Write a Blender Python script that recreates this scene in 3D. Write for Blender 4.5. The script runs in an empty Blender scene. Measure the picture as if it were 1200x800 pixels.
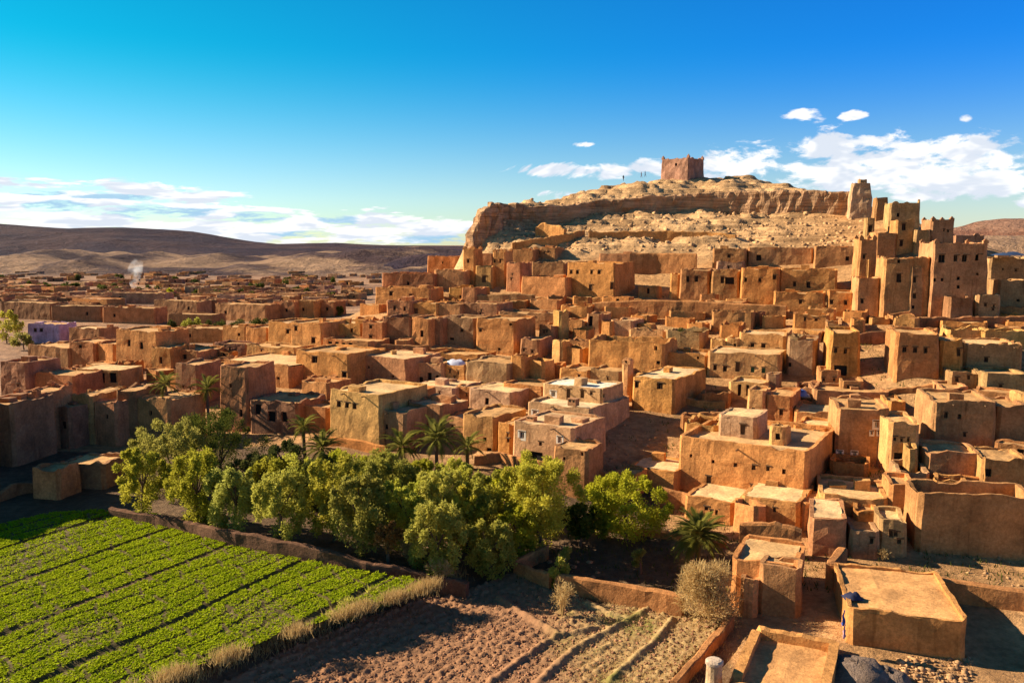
import bpy, math, random
import numpy as np
from mathutils import Vector, Matrix, noise
random.seed(7); rng = np.random.default_rng(7)
R = math.radians
SC = bpy.context.scene
COL = SC.collection

# ------------------------------------------------------------------ camera
F = 1000.0                       # focal length in photo pixels (photo 1200 x 800)
PITCH = math.atan((400 - 285) / F)
cam_d = bpy.data.cameras.new("camera")
cam_d.sensor_width = 36; cam_d.lens = 36 * F / 1200
cam_d.clip_start = 0.5; cam_d.clip_end = 30000
cam = bpy.data.objects.new("camera", cam_d); COL.objects.link(cam)
cam.location = (0, 0, 0); cam.rotation_euler = (math.pi / 2 - PITCH, 0, 0)
SC.camera = cam
CP, SP = math.cos(PITCH), math.sin(PITCH)

def ray(px, py):
    a = (px - 600) / F; b = (400 - py) / F
    return np.array([a, CP + b * SP, -SP + b * CP])

def azel(px, py):
    d = ray(px, py); d = d / np.linalg.norm(d)
    return math.atan2(d[0], d[1]), math.asin(d[2])

# ------------------------------------------------------------------ light
SUN_AZ, SUN_EL = R(17), R(28)       # the sun stands to the left, a little behind the town
to_sun = Vector((-math.cos(SUN_AZ) * math.cos(SUN_EL), math.sin(SUN_AZ) * math.cos(SUN_EL), math.sin(SUN_EL)))
sun_d = bpy.data.lights.new("sun", 'SUN'); sun_d.energy = 5.0; sun_d.angle = R(0.5); sun_d.color = (1.0, 0.86, 0.66)
sun = bpy.data.objects.new("sun", sun_d); COL.objects.link(sun)
sun.rotation_euler = to_sun.to_track_quat('Z', 'Y').to_euler()
SC.view_settings.view_transform = 'Standard'; SC.view_settings.look = 'None'
SC.view_settings.exposure = 1.25; SC.view_settings.gamma = 1
SC.cycles.max_bounces = 5; SC.cycles.diffuse_bounces = 3; SC.cycles.glossy_bounces = 1
SC.cycles.transparent_max_bounces = 6; SC.cycles.volume_bounces = 1

class NT:
    """small helper to wire shader nodes"""
    def __init__(s, tree): s.t = tree; s.n = tree.nodes; s.l = tree.links
    def node(s, typ, ins=None, **props):
        nd = s.n.new(typ)
        for k, v in props.items(): setattr(nd, k, v)
        for k, v in (ins or {}).items():
            sock = nd.inputs[k]
            if hasattr(v, 'is_output') or isinstance(v, bpy.types.NodeSocket): s.l.new(v, sock)
            else: sock.default_value = v
        return nd
    def m(s, op, a, b=0.0, c=None, clamp=False):
        ins = {0: a, 1: b}
        if c is not None: ins[2] = c
        return s.node('ShaderNodeMath', ins, operation=op, use_clamp=clamp).outputs[0]
    def mix(s, fac, a, b, blend='MIX'):
        nd = s.n.new('ShaderNodeMix'); nd.data_type = 'RGBA'; nd.blend_type = blend
        for k, v in ((0, fac), (6, a), (7, b)):
            if isinstance(v, bpy.types.NodeSocket): s.l.new(v, nd.inputs[k])
            else: nd.inputs[k].default_value = v if k == 0 else tuple(v) + (1,) * (4 - len(v))
        return nd.outputs[2]
    def noise(s, vec, scale, detail=4, rough=0.55, dist=0.0):
        ins = {'Scale': scale, 'Detail': detail, 'Roughness': rough, 'Distortion': dist}
        if vec is not None: ins['Vector'] = vec
        return s.node('ShaderNodeTexNoise', ins).outputs[0]
    def smooth(s, x, lo, hi, a=0.0, b=1.0):
        nd = s.node('ShaderNodeMapRange', {0: x, 1: lo, 2: hi, 3: a, 4: b}, interpolation_type='SMOOTHSTEP')
        return nd.outputs[0]

# ------------------------------------------------------------------ sky with clouds
world = bpy.data.worlds.new("World"); SC.world = world; world.use_nodes = True
W = NT(world.node_tree); W.n.clear()
out = W.node('ShaderNodeOutputWorld'); bg = W.node('ShaderNodeBackground', {'Strength': 0.057})
sky = W.node('ShaderNodeTexSky', sky_type='NISHITA', sun_disc=False, sun_elevation=SUN_EL,
             sun_rotation=math.atan2(to_sun.x, to_sun.y), altitude=1300, air_density=1.0, dust_density=0.6, ozone_density=2.5)
gen = W.node('ShaderNodeTexCoord').outputs['Generated']
sep = W.node('ShaderNodeSeparateXYZ', {0: gen})
X_, Y_, Z_ = sep.outputs
AZ = W.m('ARCTAN2', X_, Y_); EL = W.m('ARCSINE', Z_)
hs = W.node('ShaderNodeHueSaturation', {'Saturation': 1.25, 'Color': sky.outputs[0]}).outputs[0]
# the sky is a greener cyan on the sun's side and a purer blue away from it
side = W.smooth(X_, -0.5, 0.55)
tint = W.mix(side, (0.03, 1.02, 0.90), (0.11, 0.79, 1.42))
lowt = W.mix(side, (0.88, 1.02, 1.02), (1.0, 1.0, 1.02))
tint = W.mix(W.smooth(EL, 0.04, 0.22), lowt, tint)
tint = W.mix(W.smooth(EL, 0.30, 0.80), tint, (0.66, 0.68, 0.66))
skyc = W.mix(1.0, hs, tint, 'MULTIPLY')
# clouds: (px, py, rx, ry) in the photograph turned into directions
blobs = [(120, 274, 330, 9), (400, 279, 230, 8), (90, 229, 120, 17), (205, 238, 95, 18), (330, 262, 120, 20), (430, 266, 110, 17), (30, 240, 90, 20), (140, 228, 95, 16), (225, 240, 80, 20), (330, 262, 95, 20), (90, 265, 170, 14), (250, 272, 150, 12), (430, 270, 80, 15), (510, 268, 55, 14),
         (660, 200, 48, 8), (710, 201, 36, 8), (658, 229, 24, 6), (765, 198, 26, 10),
         (880, 192, 55, 22), (960, 196, 70, 27), (1060, 190, 85, 27), (1130, 178, 60, 15), (1190, 182, 40, 17), (1110, 215, 80, 14), (1180, 210, 60, 12), (1085, 230, 40, 7),
         (938, 136, 24, 9), (1000, 135, 15, 6), (685, 169, 13, 3.5), (1130, 139, 10, 5), (1215, 237, 22, 8)]
mask = None
for bx, by, rx, ry in blobs:
    a0, e0 = azel(bx, by)
    if bx > 840 and rx > 30: ry *= 1.22
    cosf = math.cos(a0)
    u = W.m('MULTIPLY', W.m('SUBTRACT', AZ, a0), F / rx / cosf ** 2 * 0.98)
    v = W.m('MULTIPLY', W.m('SUBTRACT', EL, e0), F / ry / cosf)
    d2 = W.m('SUBTRACT', 1.0, W.m('ADD', W.m('MULTIPLY', u, u), W.m('MULTIPLY', v, v)))
    mask = d2 if mask is None else W.m('MAXIMUM', mask, d2)
# shaded blue-grey undersides inside the low bank of cloud
gap = None
for bx, by, rx, ry in [(72, 241, 42, 7), (160, 249, 50, 8), (222, 249, 40, 6), (130, 231, 46, 3.5), (45, 226, 30, 3), (300, 254, 32, 6), (400, 257, 30, 5), (515, 281, 48, 6), (345, 274, 40, 3.5)]:
    a0, e0 = azel(bx, by); cosf = math.cos(a0)
    u = W.m('MULTIPLY', W.m('SUBTRACT', AZ, a0), F / rx / cosf ** 2 * 0.98)
    v = W.m('MULTIPLY', W.m('SUBTRACT', EL, e0), F / ry / cosf)
    d2 = W.m('SUBTRACT', 1.0, W.m('ADD', W.m('MULTIPLY', u, u), W.m('MULTIPLY', v, v)))
    gap = d2 if gap is None else W.m('MAXIMUM', gap, d2)
# away from the view the same kind of low cloud goes on around the horizon
ring = W.m('SUBTRACT', 0.35, W.m('MULTIPLY', W.m('ABSOLUTE', W.m('SUBTRACT', EL, 0.07)), 14.0))
ring = W.m('SUBTRACT', ring, W.smooth(Y_, 0.55, 0.8, 0.0, 3.0))
mask = W.m('MAXIMUM', mask, W.m('MAXIMUM', ring, -2.8))
zs = W.m('MULTIPLY', Z_, W.smooth(X_, -0.15, 0.1, 6.5, 2.5))
vm = W.node('ShaderNodeCombineXYZ', {0: X_, 1: Y_, 2: zs}).outputs[0]
n1 = W.noise(vm, 16, 6, 0.62, 0.25)
n2 = W.noise(vm, 46, 4, 0.6)
dens = W.m('ADD', W.m('ADD', W.m('MULTIPLY', mask, 0.62), 0.07), W.m('ADD', W.m('MULTIPLY', W.m('SUBTRACT', n1, 0.5), 4.4), W.m('MULTIPLY', W.m('SUBTRACT', n2, 0.5), 0.9)))
alpha = W.smooth(dens, -0.02, 0.55)
shade = W.noise(W.node('ShaderNodeVectorMath', {0: vm, 1: (0.0, 0.0, 0.035)}, operation='ADD').outputs[0], 16, 3, 0.6, 0.25)
shade = W.smooth(shade, 0.44, 0.60)
cl = W.mix(shade, (8.6, 8.5, 8.4), (5.6, 6.1, 6.9))
gapf = W.smooth(W.m('ADD', W.m('MULTIPLY', gap, 0.6), W.m('MULTIPLY', W.m('SUBTRACT', n1, 0.5), -3.6)), -0.25, 0.4)
cl = W.mix(W.m('MULTIPLY', gapf, 0.9), cl, (2.7, 4.7, 6.4))
final = W.mix(alpha, skyc, cl)
W.l.new(final, bg.inputs['Color']); W.l.new(bg.outputs[0], out.inputs['Surface'])

# ------------------------------------------------------------------ helpers for things, parts and meshes
def put(o, label=None, cat=None, group=None, kind=None, parent=None):
    COL.objects.link(o)
    if label: o['label'] = label
    if cat: o['category'] = cat
    if group: o['group'] = group
    if kind: o['kind'] = kind
    if parent is not None: o.parent = parent
    return o

def root(name, loc, rz=0.0, label=None, cat=None, group=None):
    o = bpy.data.objects.new(name, None); o.location = loc; o.rotation_euler = (0, 0, rz)
    o.empty_display_size = 0.5
    o['kind'] = 'thing'
    return put(o, label, cat, group)

def mesh(name, verts, faces, mats, mi=None, smooth=False):
    me = bpy.data.meshes.new(name)
    me.from_pydata([tuple(v) for v in verts], [], faces)
    for m in (mats if isinstance(mats, (list, tuple)) else [mats]): me.materials.append(m)
    if mi is not None: me.polygons.foreach_set('material_index', np.asarray(mi, dtype=np.int32))
    if smooth: me.polygons.foreach_set('use_smooth', np.ones(len(me.polygons), dtype=bool))
    me.update()
    return me

def npmesh(name, V, Fc, mat, smooth=False):
    """V (n,3), Fc (m,k) numpy arrays, all faces of k corners"""
    V = np.asarray(V, dtype=np.float32); Fc = np.asarray(Fc, dtype=np.int32)
    me = bpy.data.meshes.new(name)
    k = Fc.shape[1]
    me.vertices.add(len(V)); me.vertices.foreach_set('co', V.ravel())
    me.loops.add(Fc.size); me.loops.foreach_set('vertex_index', Fc.ravel())
    me.polygons.add(len(Fc)); me.polygons.foreach_set('loop_start', np.arange(0, Fc.size, k, dtype=np.int32))
    me.polygons.foreach_set('loop_total', np.full(len(Fc), k, dtype=np.int32))
    if smooth: me.polygons.foreach_set('use_smooth', np.ones(len(Fc), dtype=bool))
    me.materials.append(mat); me.update(calc_edges=True)
    return me

def part(name, me, parent, color=None, loc=None, rz=None, label=None):
    o = bpy.data.objects.new(name, me)
    if color is not None: o.color = tuple(color) + (1,)
    if loc is not None: o.location = loc
    if rz is not None: o.rotation_euler = (0, 0, rz)
    return put(o, label, parent=parent)

# ------------------------------------------------------------------ materials
def material(name):
    m = bpy.data.materials.new(name); m.use_nodes = True
    t = NT(m.node_tree); t.n.clear()
    o = t.node('ShaderNodeOutputMaterial')
    b = t.node('ShaderNodeBsdfPrincipled', {'Roughness': 0.95, 'Specular IOR Level': 0.12})
    t.l.new(b.outputs[0], o.inputs['Surface'])
    return m, t, b, o

def pos(t): return t.node('ShaderNodeNewGeometry').outputs['Position']
def scaled(t, v, s): return t.node('ShaderNodeVectorMath', {0: v, 1: s}, operation='MULTIPLY').outputs[0]
def bump(t, b, h, strength=0.6, dist=0.1):
    nd = t.node('ShaderNodeBump', {'Strength': strength, 'Distance': dist, 'Height': h})
    t.l.new(nd.outputs[0], b.inputs['Normal'])

def mud(name, streak=0.5, lighten=0.0, rough_bump=0.5):
    m, t, b, o = material(name)
    p = pos(t)
    base = t.node('ShaderNodeObjectInfo').outputs['Color']
    n_big = t.noise(p, 0.35, 4, 0.6)
    n_fine = t.noise(p, 3.2, 6, 0.7)
    c = t.mix(t.smooth(n_big, 0.3, 0.7), (0.72, 0.70, 0.68), (1.22, 1.20, 1.17))
    c2 = t.mix(1.0, base, c, 'MULTIPLY')
    g = t.mix(t.smooth(n_fine, 0.32, 0.68), (0.78, 0.76, 0.74), (1.18, 1.17, 1.15))
    c3 = t.mix(1.0, c2, g, 'MULTIPLY')
    if streak:
        st = t.noise(scaled(t, p, (1.6, 1.6, 0.16)), 1.0, 4, 0.65)
        c3 = t.mix(t.smooth(st, 0.52, 0.72, 0.0, streak), c3, t.mix(1.0, c3, (0.62, 0.58, 0.55), 'MULTIPLY'))
        pit = t.noise(p, 11.0, 3, 0.7)
        c3 = t.mix(t.smooth(pit, 0.58, 0.70, 0.0, 0.6), c3, t.mix(1.0, c3, (0.55, 0.5, 0.46), 'MULTIPLY'))
        pl = t.noise(p, 0.8, 5, 0.7, 0.6)      # patches of paler, newer plaster
        c3 = t.mix(t.smooth(pl, 0.6, 0.72, 0.0, 0.5), c3, t.mix(1.0, c3, (1.28, 1.3, 1.36), 'MULTIPLY'))
    t.l.new(c3, b.inputs['Base Color'])
    hgt = t.m('ADD', t.noise(p, 1.3, 6, 0.7), t.m('MULTIPLY', t.noise(p, 7.0, 3, 0.6), 0.35))
    bump(t, b, hgt, rough_bump, 0.25)
    return m
M_WALL = mud('mud_plaster', 0.85)
M_ROOF = mud('mud_roof', 0.0, rough_bump=0.4)
M_ROCK = mud('rock', 0.25, rough_bump=1.0)
M_STRATA, t, b, o = material('layered_rock')
p = pos(t)
lay = t.noise(scaled(t, p, (0.12, 0.12, 2.2)), 1.0, 5, 0.7, 0.3)
c = t.mix(1.0, t.node('ShaderNodeObjectInfo').outputs['Color'], t.mix(t.smooth(lay, 0.32, 0.68), (0.62, 0.58, 0.56), (1.3, 1.3, 1.28)), 'MULTIPLY')
t.l.new(t.mix(1.0, c, t.mix(t.smooth(t.noise(p, 0.3, 5, 0.7), 0.3, 0.7), (0.8, 0.78, 0.76), (1.2, 1.2, 1.2)), 'MULTIPLY'), b.inputs['Base Color'])
bump(t, b, t.m('ADD', lay, t.noise(p, 1.4, 6, 0.7)), 1.0, 0.5)

def plain_mat(name, col, rough=0.8, var=0.25, scale=6.0):
    m, t, b, o = material(name)
    n = t.noise(pos(t), scale, 4, 0.6)
    c = t.mix(n, tuple(x * (1 - var) for x in col), tuple(x * (1 + var) for x in col))
    t.l.new(c, b.inputs['Base Color']); b.inputs['Roughness'].default_value = rough
    return m
M_WOOD = plain_mat('weathered_wood', (0.11, 0.06, 0.03))
M_DARK = plain_mat('dark_interior', (0.018, 0.013, 0.010))
M_SHUT = plain_mat('dark_shutter', (0.035, 0.022, 0.015))
M_WHITE = plain_mat('whitewash', (0.66, 0.55, 0.42), var=0.1)
M_GREENP = plain_mat('green_shutter', (0.05, 0.11, 0.05))

def obj_mat(name, rough=0.85):
    m, t, b, o = material(name)
    base = t.node('ShaderNodeObjectInfo').outputs['Color']
    n = t.mix(t.noise(pos(t), 5, 4, 0.6), (0.75, 0.75, 0.75), (1.2, 1.2, 1.2))
    t.l.new(t.mix(1.0, base, n, 'MULTIPLY'), b.inputs['Base Color']); b.inputs['Roughness'].default_value = rough
    return m
M_CLOTH = obj_mat('cloth')

def leaf_mat(name, c1, c2, c3, transl=0.35, vary=0.0):
    m, t, b, o = material(name)
    p = pos(t)
    rnd = t.node('ShaderNodeNewGeometry').outputs['Random Per Island']
    oi = t.node('ShaderNodeObjectInfo').outputs['Random']
    n = t.noise(p, 0.55, 3, 0.6)
    c = t.mix(t.smooth(n, 0.3, 0.7), c1, c2)
    c = t.mix(t.m('MULTIPLY', rnd, 0.6), c, c3)
    fr = lambda k: t.m('SUBTRACT', t.m('FRACT', t.m('MULTIPLY', oi, k)), 0.5)
    hv = t.node('ShaderNodeHueSaturation', {'Value': t.m('ADD', 1.0, t.m('MULTIPLY', fr(1.0), 0.6 * vary)), 'Hue': t.m('ADD', 0.5, t.m('MULTIPLY', fr(7.3), 0.03 * vary)), 'Saturation': t.m('ADD', 1.0 - .05 * vary, t.m('MULTIPLY', fr(3.7), 0.2 * vary)), 'Color': c}).outputs[0]
    t.n.remove(b)
    d = t.node('ShaderNodeBsdfDiffuse', {'Color': hv}); tr = t.node('ShaderNodeBsdfTranslucent', {'Color': hv})
    mx = t.node('ShaderNodeMixShader', {0: transl, 1: d.outputs[0], 2: tr.outputs[0]})
    t.l.new(mx.outputs[0], o.inputs['Surface'])
    return m
M_LEAF = leaf_mat('tree_leaves', (0.31, 0.30, 0.026), (0.44, 0.39, 0.038), (0.50, 0.43, 0.06), 0.5, .7)
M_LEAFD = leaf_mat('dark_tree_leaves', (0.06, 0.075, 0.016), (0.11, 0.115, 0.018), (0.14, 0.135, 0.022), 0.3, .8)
M_PALM = leaf_mat('palm_leaves', (0.13, 0.135, 0.02), (0.20, 0.18, 0.03), (0.25, 0.21, 0.05), .4, .3)
M_STRAW = leaf_mat('dry_straw', (0.42, 0.27, 0.10), (0.54, 0.36, 0.14), (0.62, 0.44, 0.2), 0.4)
M_RUST = leaf_mat('rusty_leaves', (0.26, 0.12, 0.035), (0.32, 0.16, 0.04), (0.36, 0.2, 0.06), 0.3)
M_CROP = leaf_mat('young_crop', (0.24, 0.32, 0.008), (0.34, 0.40, 0.012), (0.42, 0.44, 0.02), 0.45)
M_BARK = plain_mat('bark', (0.14, 0.085, 0.05))

# ------------------------------------------------------------------ terrain height from surveyed points
def wp(px, py, Y):
    d = ray(px, py); return d * (Y / d[1])
survey = [wp(*c) for c in [
    (1180,780,62),(1000,800,58),(880,800,58),(1190,725,68),(975,700,72),(1100,655,79),(1190,655,79),
    (880,588,93),(780,592,95),(960,592,90),(1060,556,92),(1150,562,90),(1130,526,100),(1010,546,100),
    (960,482,120),(870,444,132),(1075,440,120),(1160,438,122),(930,502,112),(770,478,122),(700,507,112),(640,540,103),(560,525,112),(470,521,116),(420,520,116),
    (330,500,130),(270,502,132),(200,502,134),(600,482,130),(520,452,145),(400,448,148),(310,447,152),(610,455,140),(700,430,142),(560,411,162),(650,422,150),(740,432,140),(790,412,150),(860,388,156),(980,382,150),(1050,376,150),(1120,372,150),(1190,372,150),
    (500,402,165),(400,412,165),(300,407,185),(600,380,175),(700,394,165),(460,372,184),(520,372,182),(650,372,177),(750,370,174),(850,358,174),(920,361,170),(1000,370,162),
    (450,352,204),(540,355,197),(560,336,207),(620,345,199),(720,345,192),(800,350,186),(880,352,179),(960,345,175),(1020,340,172),(1090,345,170),
    (470,337,215),(640,323,212),(760,325,205),(840,313,201),(950,306,197),(1050,294,188),(1100,284,186),
    (600,300,224),(700,298,220),(800,297,217),(900,290,213),(1000,287,208),(560,290,238),(620,270,242),(720,272,238),(820,267,236),(920,266,232),(1000,263,226),(1060,264,208),
    (578,256,250),(650,252,253),(720,249,255),(800,246,256),(900,249,250),(990,250,241),(1050,252,224),
    (600,239,256),(680,231,264),(760,228,266),(850,228,266),(950,224,258),(1000,225,250),
    (730,214,276),(800,207,285),(850,210,291),(690,227,285),(920,219,280),(570,246,262),(560,248,248),(553,262,245),(549,284,241),
    (1180,330,172),(1180,302,190),(1120,285,200)]]
for px, py, Y in [(600,239,256),(680,231,266),(760,212,290),(850,210,295),(950,222,270),(1000,228,262),(1050,255,235),(1120,282,210)]:
    w = wp(px, py, Y); survey.append(w * np.array([1.14, 1.14, 1]) + np.array([0, 0, -9])); survey.append(w * np.array([1.4, 1.4, 1]) + np.array([0, 0, -28]))
for x, y, z in [(-24,246,-17),(-34,230,-20),(-15.5,240,-8),(-15,250,-9),(-15.5,260,-9),(-17,232,-11),(-22,262,-12),(-55,240,-27),(-46,212,-22),(-60,195,-24),(-90,220,-29),(-70,280,-29),(-30,300,-22),(-75,165,-25),
                (-60,150,-27.5),(-95,150,-29),(-120,190,-29.5),(-70,120,-29.5),(-100,100,-30),(-130,130,-30),(-60,95,-30),(-35,100,-30),(-20,102,-29.6),(-5,98,-29.6),(5,95,-29.6),(15,95,-29.5),
                (10,86,-31),(20,84,-31),(0,84,-31.2),(-10,88,-30.2),(-60,70,-30),(-45,62,-30),(-40,80,-30),(-20,80,-30),(-14,78,-30.2),(-25,62,-30.2),
                (-6,74,-32.2),(5,76,-32.2),(12,72,-32.2),(0,66,-32.2),(8,62,-32.2),(-12,64,-32.2),(14,78,-32),(16,66,-32.2),(-15,58,-32.2),(0,50,-32.2),
                (-80,50,-30),(20,45,-32),(60,45,-30),(140,60,-28),(140,110,-22),(150,160,-12),(160,200,-10),(130,120,-20),(-150,60,-30),(-160,240,-30),(-150,330,-30),(0,350,-25),(100,350,-25),(180,300,-28)]:
    survey.append(np.array([x, y, z], dtype=float))
SV = np.array(survey)
_D = np.sqrt(((SV[:, None, :2] - SV[None, :, :2]) ** 2).sum(-1))
_n = len(SV)
_A = np.zeros((_n + 1, _n + 1)); _A[:_n, :_n] = -_D + np.eye(_n) * -0.6; _A[:_n, _n] = 1; _A[_n, :_n] = 1
_S = np.linalg.solve(_A, np.append(SV[:, 2], 0))
def ground(x, y):
    """terrain height (numpy arrays or floats)"""
    x = np.asarray(x, float); y = np.asarray(y, float); sh = x.shape
    P = np.stack([x.ravel(), y.ravel()], -1); o = np.empty(len(P))
    for i in range(0, len(P), 20000):
        q = P[i:i + 20000]
        o[i:i + 20000] = -np.sqrt(((q[:, None] - SV[None, :, :2]) ** 2).sum(-1)) @ _S[:_n] + _S[_n]
    dx = np.maximum(np.maximum(-140 - P[:, 0], P[:, 0] - 170), 0); dy = np.maximum(np.maximum(45 - P[:, 1], P[:, 1] - 330), 0)
    w = np.clip(1 - np.hypot(dx, dy) / 90, 0, 1); w = w * w * (3 - 2 * w)
    return (-30.3 * (1 - w) + o * w).reshape(sh)
_T = np.concatenate([np.arange(40, 420, 0.5), np.arange(420, 2500, 4)])
def hit(px, py):
    """where the line of sight through a photo pixel first meets the terrain"""
    d = ray(px, py); Pq = d[None, :] * (_T[:, None] / d[1])
    g = ground(Pq[:, 0], Pq[:, 1]); below = np.nonzero(Pq[:, 2] < g)[0]
    if len(below) == 0: return Pq[-1]
    i = max(below[0], 1)
    a0 = Pq[i - 1, 2] - g[i - 1]; a1 = Pq[i, 2] - g[i]
    f = a0 / (a0 - a1) if a0 > a1 else 0
    return Pq[i - 1] * (1 - f) + Pq[i] * f

_TC = np.concatenate([np.arange(40, 424, 4.0), np.arange(424, 2500, 40)])
def hit_quick(px, py):
    """the same, in two passes, for scattering loose cover"""
    d = ray(px, py)
    for n in (0, 1):
        T = _TC if n == 0 else np.linspace(t0, t1, 9)
        Pq = d[None, :] * (T[:, None] / d[1]); g = ground(Pq[:, 0], Pq[:, 1]); below = np.nonzero(Pq[:, 2] < g)[0]
        if len(below) == 0: return Pq[-1]
        i = max(below[0], 1); t0, t1 = T[i - 1], T[i]
    return Pq[i]

# ------------------------------------------------------------------ the ground: one sheet to the horizon
def axis(dense0, dense1, step, far):
    a = list(np.arange(dense0, dense1, step)); s = step; x = dense1
    while x < far: a.append(x); s *= 1.12; x += s
    a.append(far); lo = []; s = step; x = dense0
    while x > -far: s *= 1.12; x -= s; lo.append(x)
    return np.array(sorted(lo) + a)
gx = axis(-90, 140, 0.9, 9000); gy = axis(52, 300, 0.9, 12000); gy = gy[gy > -900]
GX, GY = np.meshgrid(gx, gy)
GZ = ground(GX, GY)
def fbm(x, y, z, s, o=4):
    return noise.fractal(Vector((x * s, y * s, z * s)), 0.9, 2.1, o)
rockw = np.clip((GZ + 5.5) / 5, 0, 1) * np.clip((GX + 45) / 12, 0, 1) * np.clip((75 - GX + (GY - 200) * 0.5) / 25, 0, 1)
cliffw = np.clip((GZ + 22) / 6, 0, 1) * ((GX < -2) & (GY > 222) & (GX > -45)).astype(float)
rockw = np.maximum(rockw, cliffw)
for j, i in zip(*np.nonzero((GX > -110) & (GX < 170) & (GY < 330))):
    x, y, z = GX[j, i], GY[j, i], GZ[j, i]
    w = rockw[j, i]
    if w > 0.02:
        n = fbm(x, y, 0, 0.11, 5); n2 = fbm(x, y, 7, 0.035, 3)
        zz = z + w * (n * 1.4 + n2 * 1.5 + .55 * fbm(x, y, 21, 0.42, 3))
        st = zz / 1.7; f = st - math.floor(st)                      # ledges of the layered rock
        zz = zz * (1 - 0.6 * w) + 0.6 * w * 1.7 * (math.floor(st) + min(1, max(0, (f - 0.3) / 0.35)))
        GZ[j, i] = zz
    elif z > -29.0:
        GZ[j, i] = z + fbm(x, y, 3, 0.25, 4) * 0.22
    else:
        GZ[j, i] = z + fbm(x, y, 3, 0.3, 3) * 0.06
ny, nx = GX.shape
idx = np.arange(nx * ny).reshape(ny, nx)
quads = np.stack([idx[:-1, :-1], idx[:-1, 1:], idx[1:, 1:], idx[1:, :-1]], -1).reshape(-1, 4)

mg, t, b, o = material('ground')
p = pos(t)
kind_c = t.node('ShaderNodeVertexColor', layer_name='soil').outputs[0]
n1 = t.noise(p, 0.12, 5, 0.65); n2 = t.noise(p, 1.1, 6, 0.7)
c = t.mix(1.0, kind_c, t.mix(t.smooth(n1, 0.3, 0.7), (0.72, 0.7, 0.68), (1.25, 1.24, 1.2)), 'MULTIPLY')
c = t.mix(1.0, c, t.mix(t.smooth(n2, 0.3, 0.7), (0.7, 0.68, 0.66), (1.25, 1.25, 1.22)), 'MULTIPLY')
far = t.noise(scaled(t, p, (0.004, 0.012, 0.0)), 1.0, 6, 0.65)
c = t.mix(t.m('MULTIPLY', t.smooth(t.node('ShaderNodeSeparateXYZ', {0: p}).outputs[1], 300, 450), t.smooth(far, 0.45, 0.6)), c, t.mix(1.0, c, (0.55, 0.5, 0.5), 'MULTIPLY'))
hz = t.smooth(t.node('ShaderNodeSeparateXYZ', {0: p}).outputs[2], -8, 2)
lay = t.noise(scaled(t, p, (0.05, 0.05, 1.5)), 1.0, 5, 0.7, 0.4)
c = t.mix(hz, c, t.mix(1.0, c, t.mix(t.smooth(lay, 0.34, 0.66), (0.66, 0.62, 0.58), (1.16, 1.15, 1.13)), 'MULTIPLY'))
t.l.new(c, b.inputs['Base Color'])
bump(t, b, t.m('ADD', t.noise(p, 0.7, 7, 0.72), t.m('MULTIPLY', t.noise(p, 4.5, 4, 0.65), 0.3)), 1.0, 0.45)
gme = npmesh('ground', np.stack([GX.ravel(), GY.ravel(), GZ.ravel()], -1), quads, mg, smooth=False)
sand = np.array([0.55, 0.335, 0.165]); town = np.array([0.42, 0.23, 0.10]); plain = np.array([0.32, 0.18, 0.105]); soil = np.array([0.13, 0.08, 0.045])
kc = np.ones((ny, nx, 4)); kc[..., :3] = town
wpl = np.clip((GY - 300) / 90, 0, 1)[..., None] + np.clip((-60 - GX) / 25, 0, 1)[..., None] * np.clip((GY - 130) / 30, 0, 1)[..., None]
wpl = np.clip(wpl, 0, 1); kc[..., :3] = kc[..., :3] * (1 - wpl) + plain * wpl
ws = (np.clip((GZ + 27.6) / -1.2, 0, 1) * (GY < 120) * (GX < 17))[..., None]
kc[..., :3] = kc[..., :3] * (1 - ws) + soil * ws
kc[..., :3] = kc[..., :3] * (1 - rockw[..., None]) + sand * rockw[..., None]
at = gme.color_attributes.new('soil', 'FLOAT_COLOR', 'POINT'); at.data.foreach_set('color', kc.astype(np.float32).ravel())
put(bpy.data.objects.new('ground', gme), kind='structure')

# ------------------------------------------------------------------ far hills
def hill_mat(name, c1, c2, sc):
    m, t, b, o = material(name); p = pos(t)
    n = t.noise(scaled(t, p, (1, 1, 2.5)), sc, 7, 0.65, 0.4); n2 = t.noise(p, sc * 6, 5, 0.7)
    c = t.mix(t.smooth(n, 0.42, 0.58), c1, c2)
    t.l.new(t.mix(1.0, c, t.mix(n2, (0.6, 0.6, 0.6), (1.4, 1.4, 1.4)), 'MULTIPLY'), b.inputs['Base Color'])
    bump(t, b, t.noise(p, sc * 3, 8, 0.7), 1.0, 0.35 / sc)
    return m
HM_SHADOW = hill_mat('shadow_toned_hill', (0.046, 0.026, 0.040), (0.090, 0.048, 0.050), 0.004)  # dark purple puts the cloud shadow on the far hills into the colour
HM_TAN = hill_mat('tan_hill', (0.085, 0.046, 0.045), (0.44, 0.26, 0.15), 0.007)  # the dark patches paint the hills' own shadow into the tan
HM_RED = hill_mat('red_hill', (0.26, 0.115, 0.07), (0.36, 0.19, 0.12), 0.008)
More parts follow.
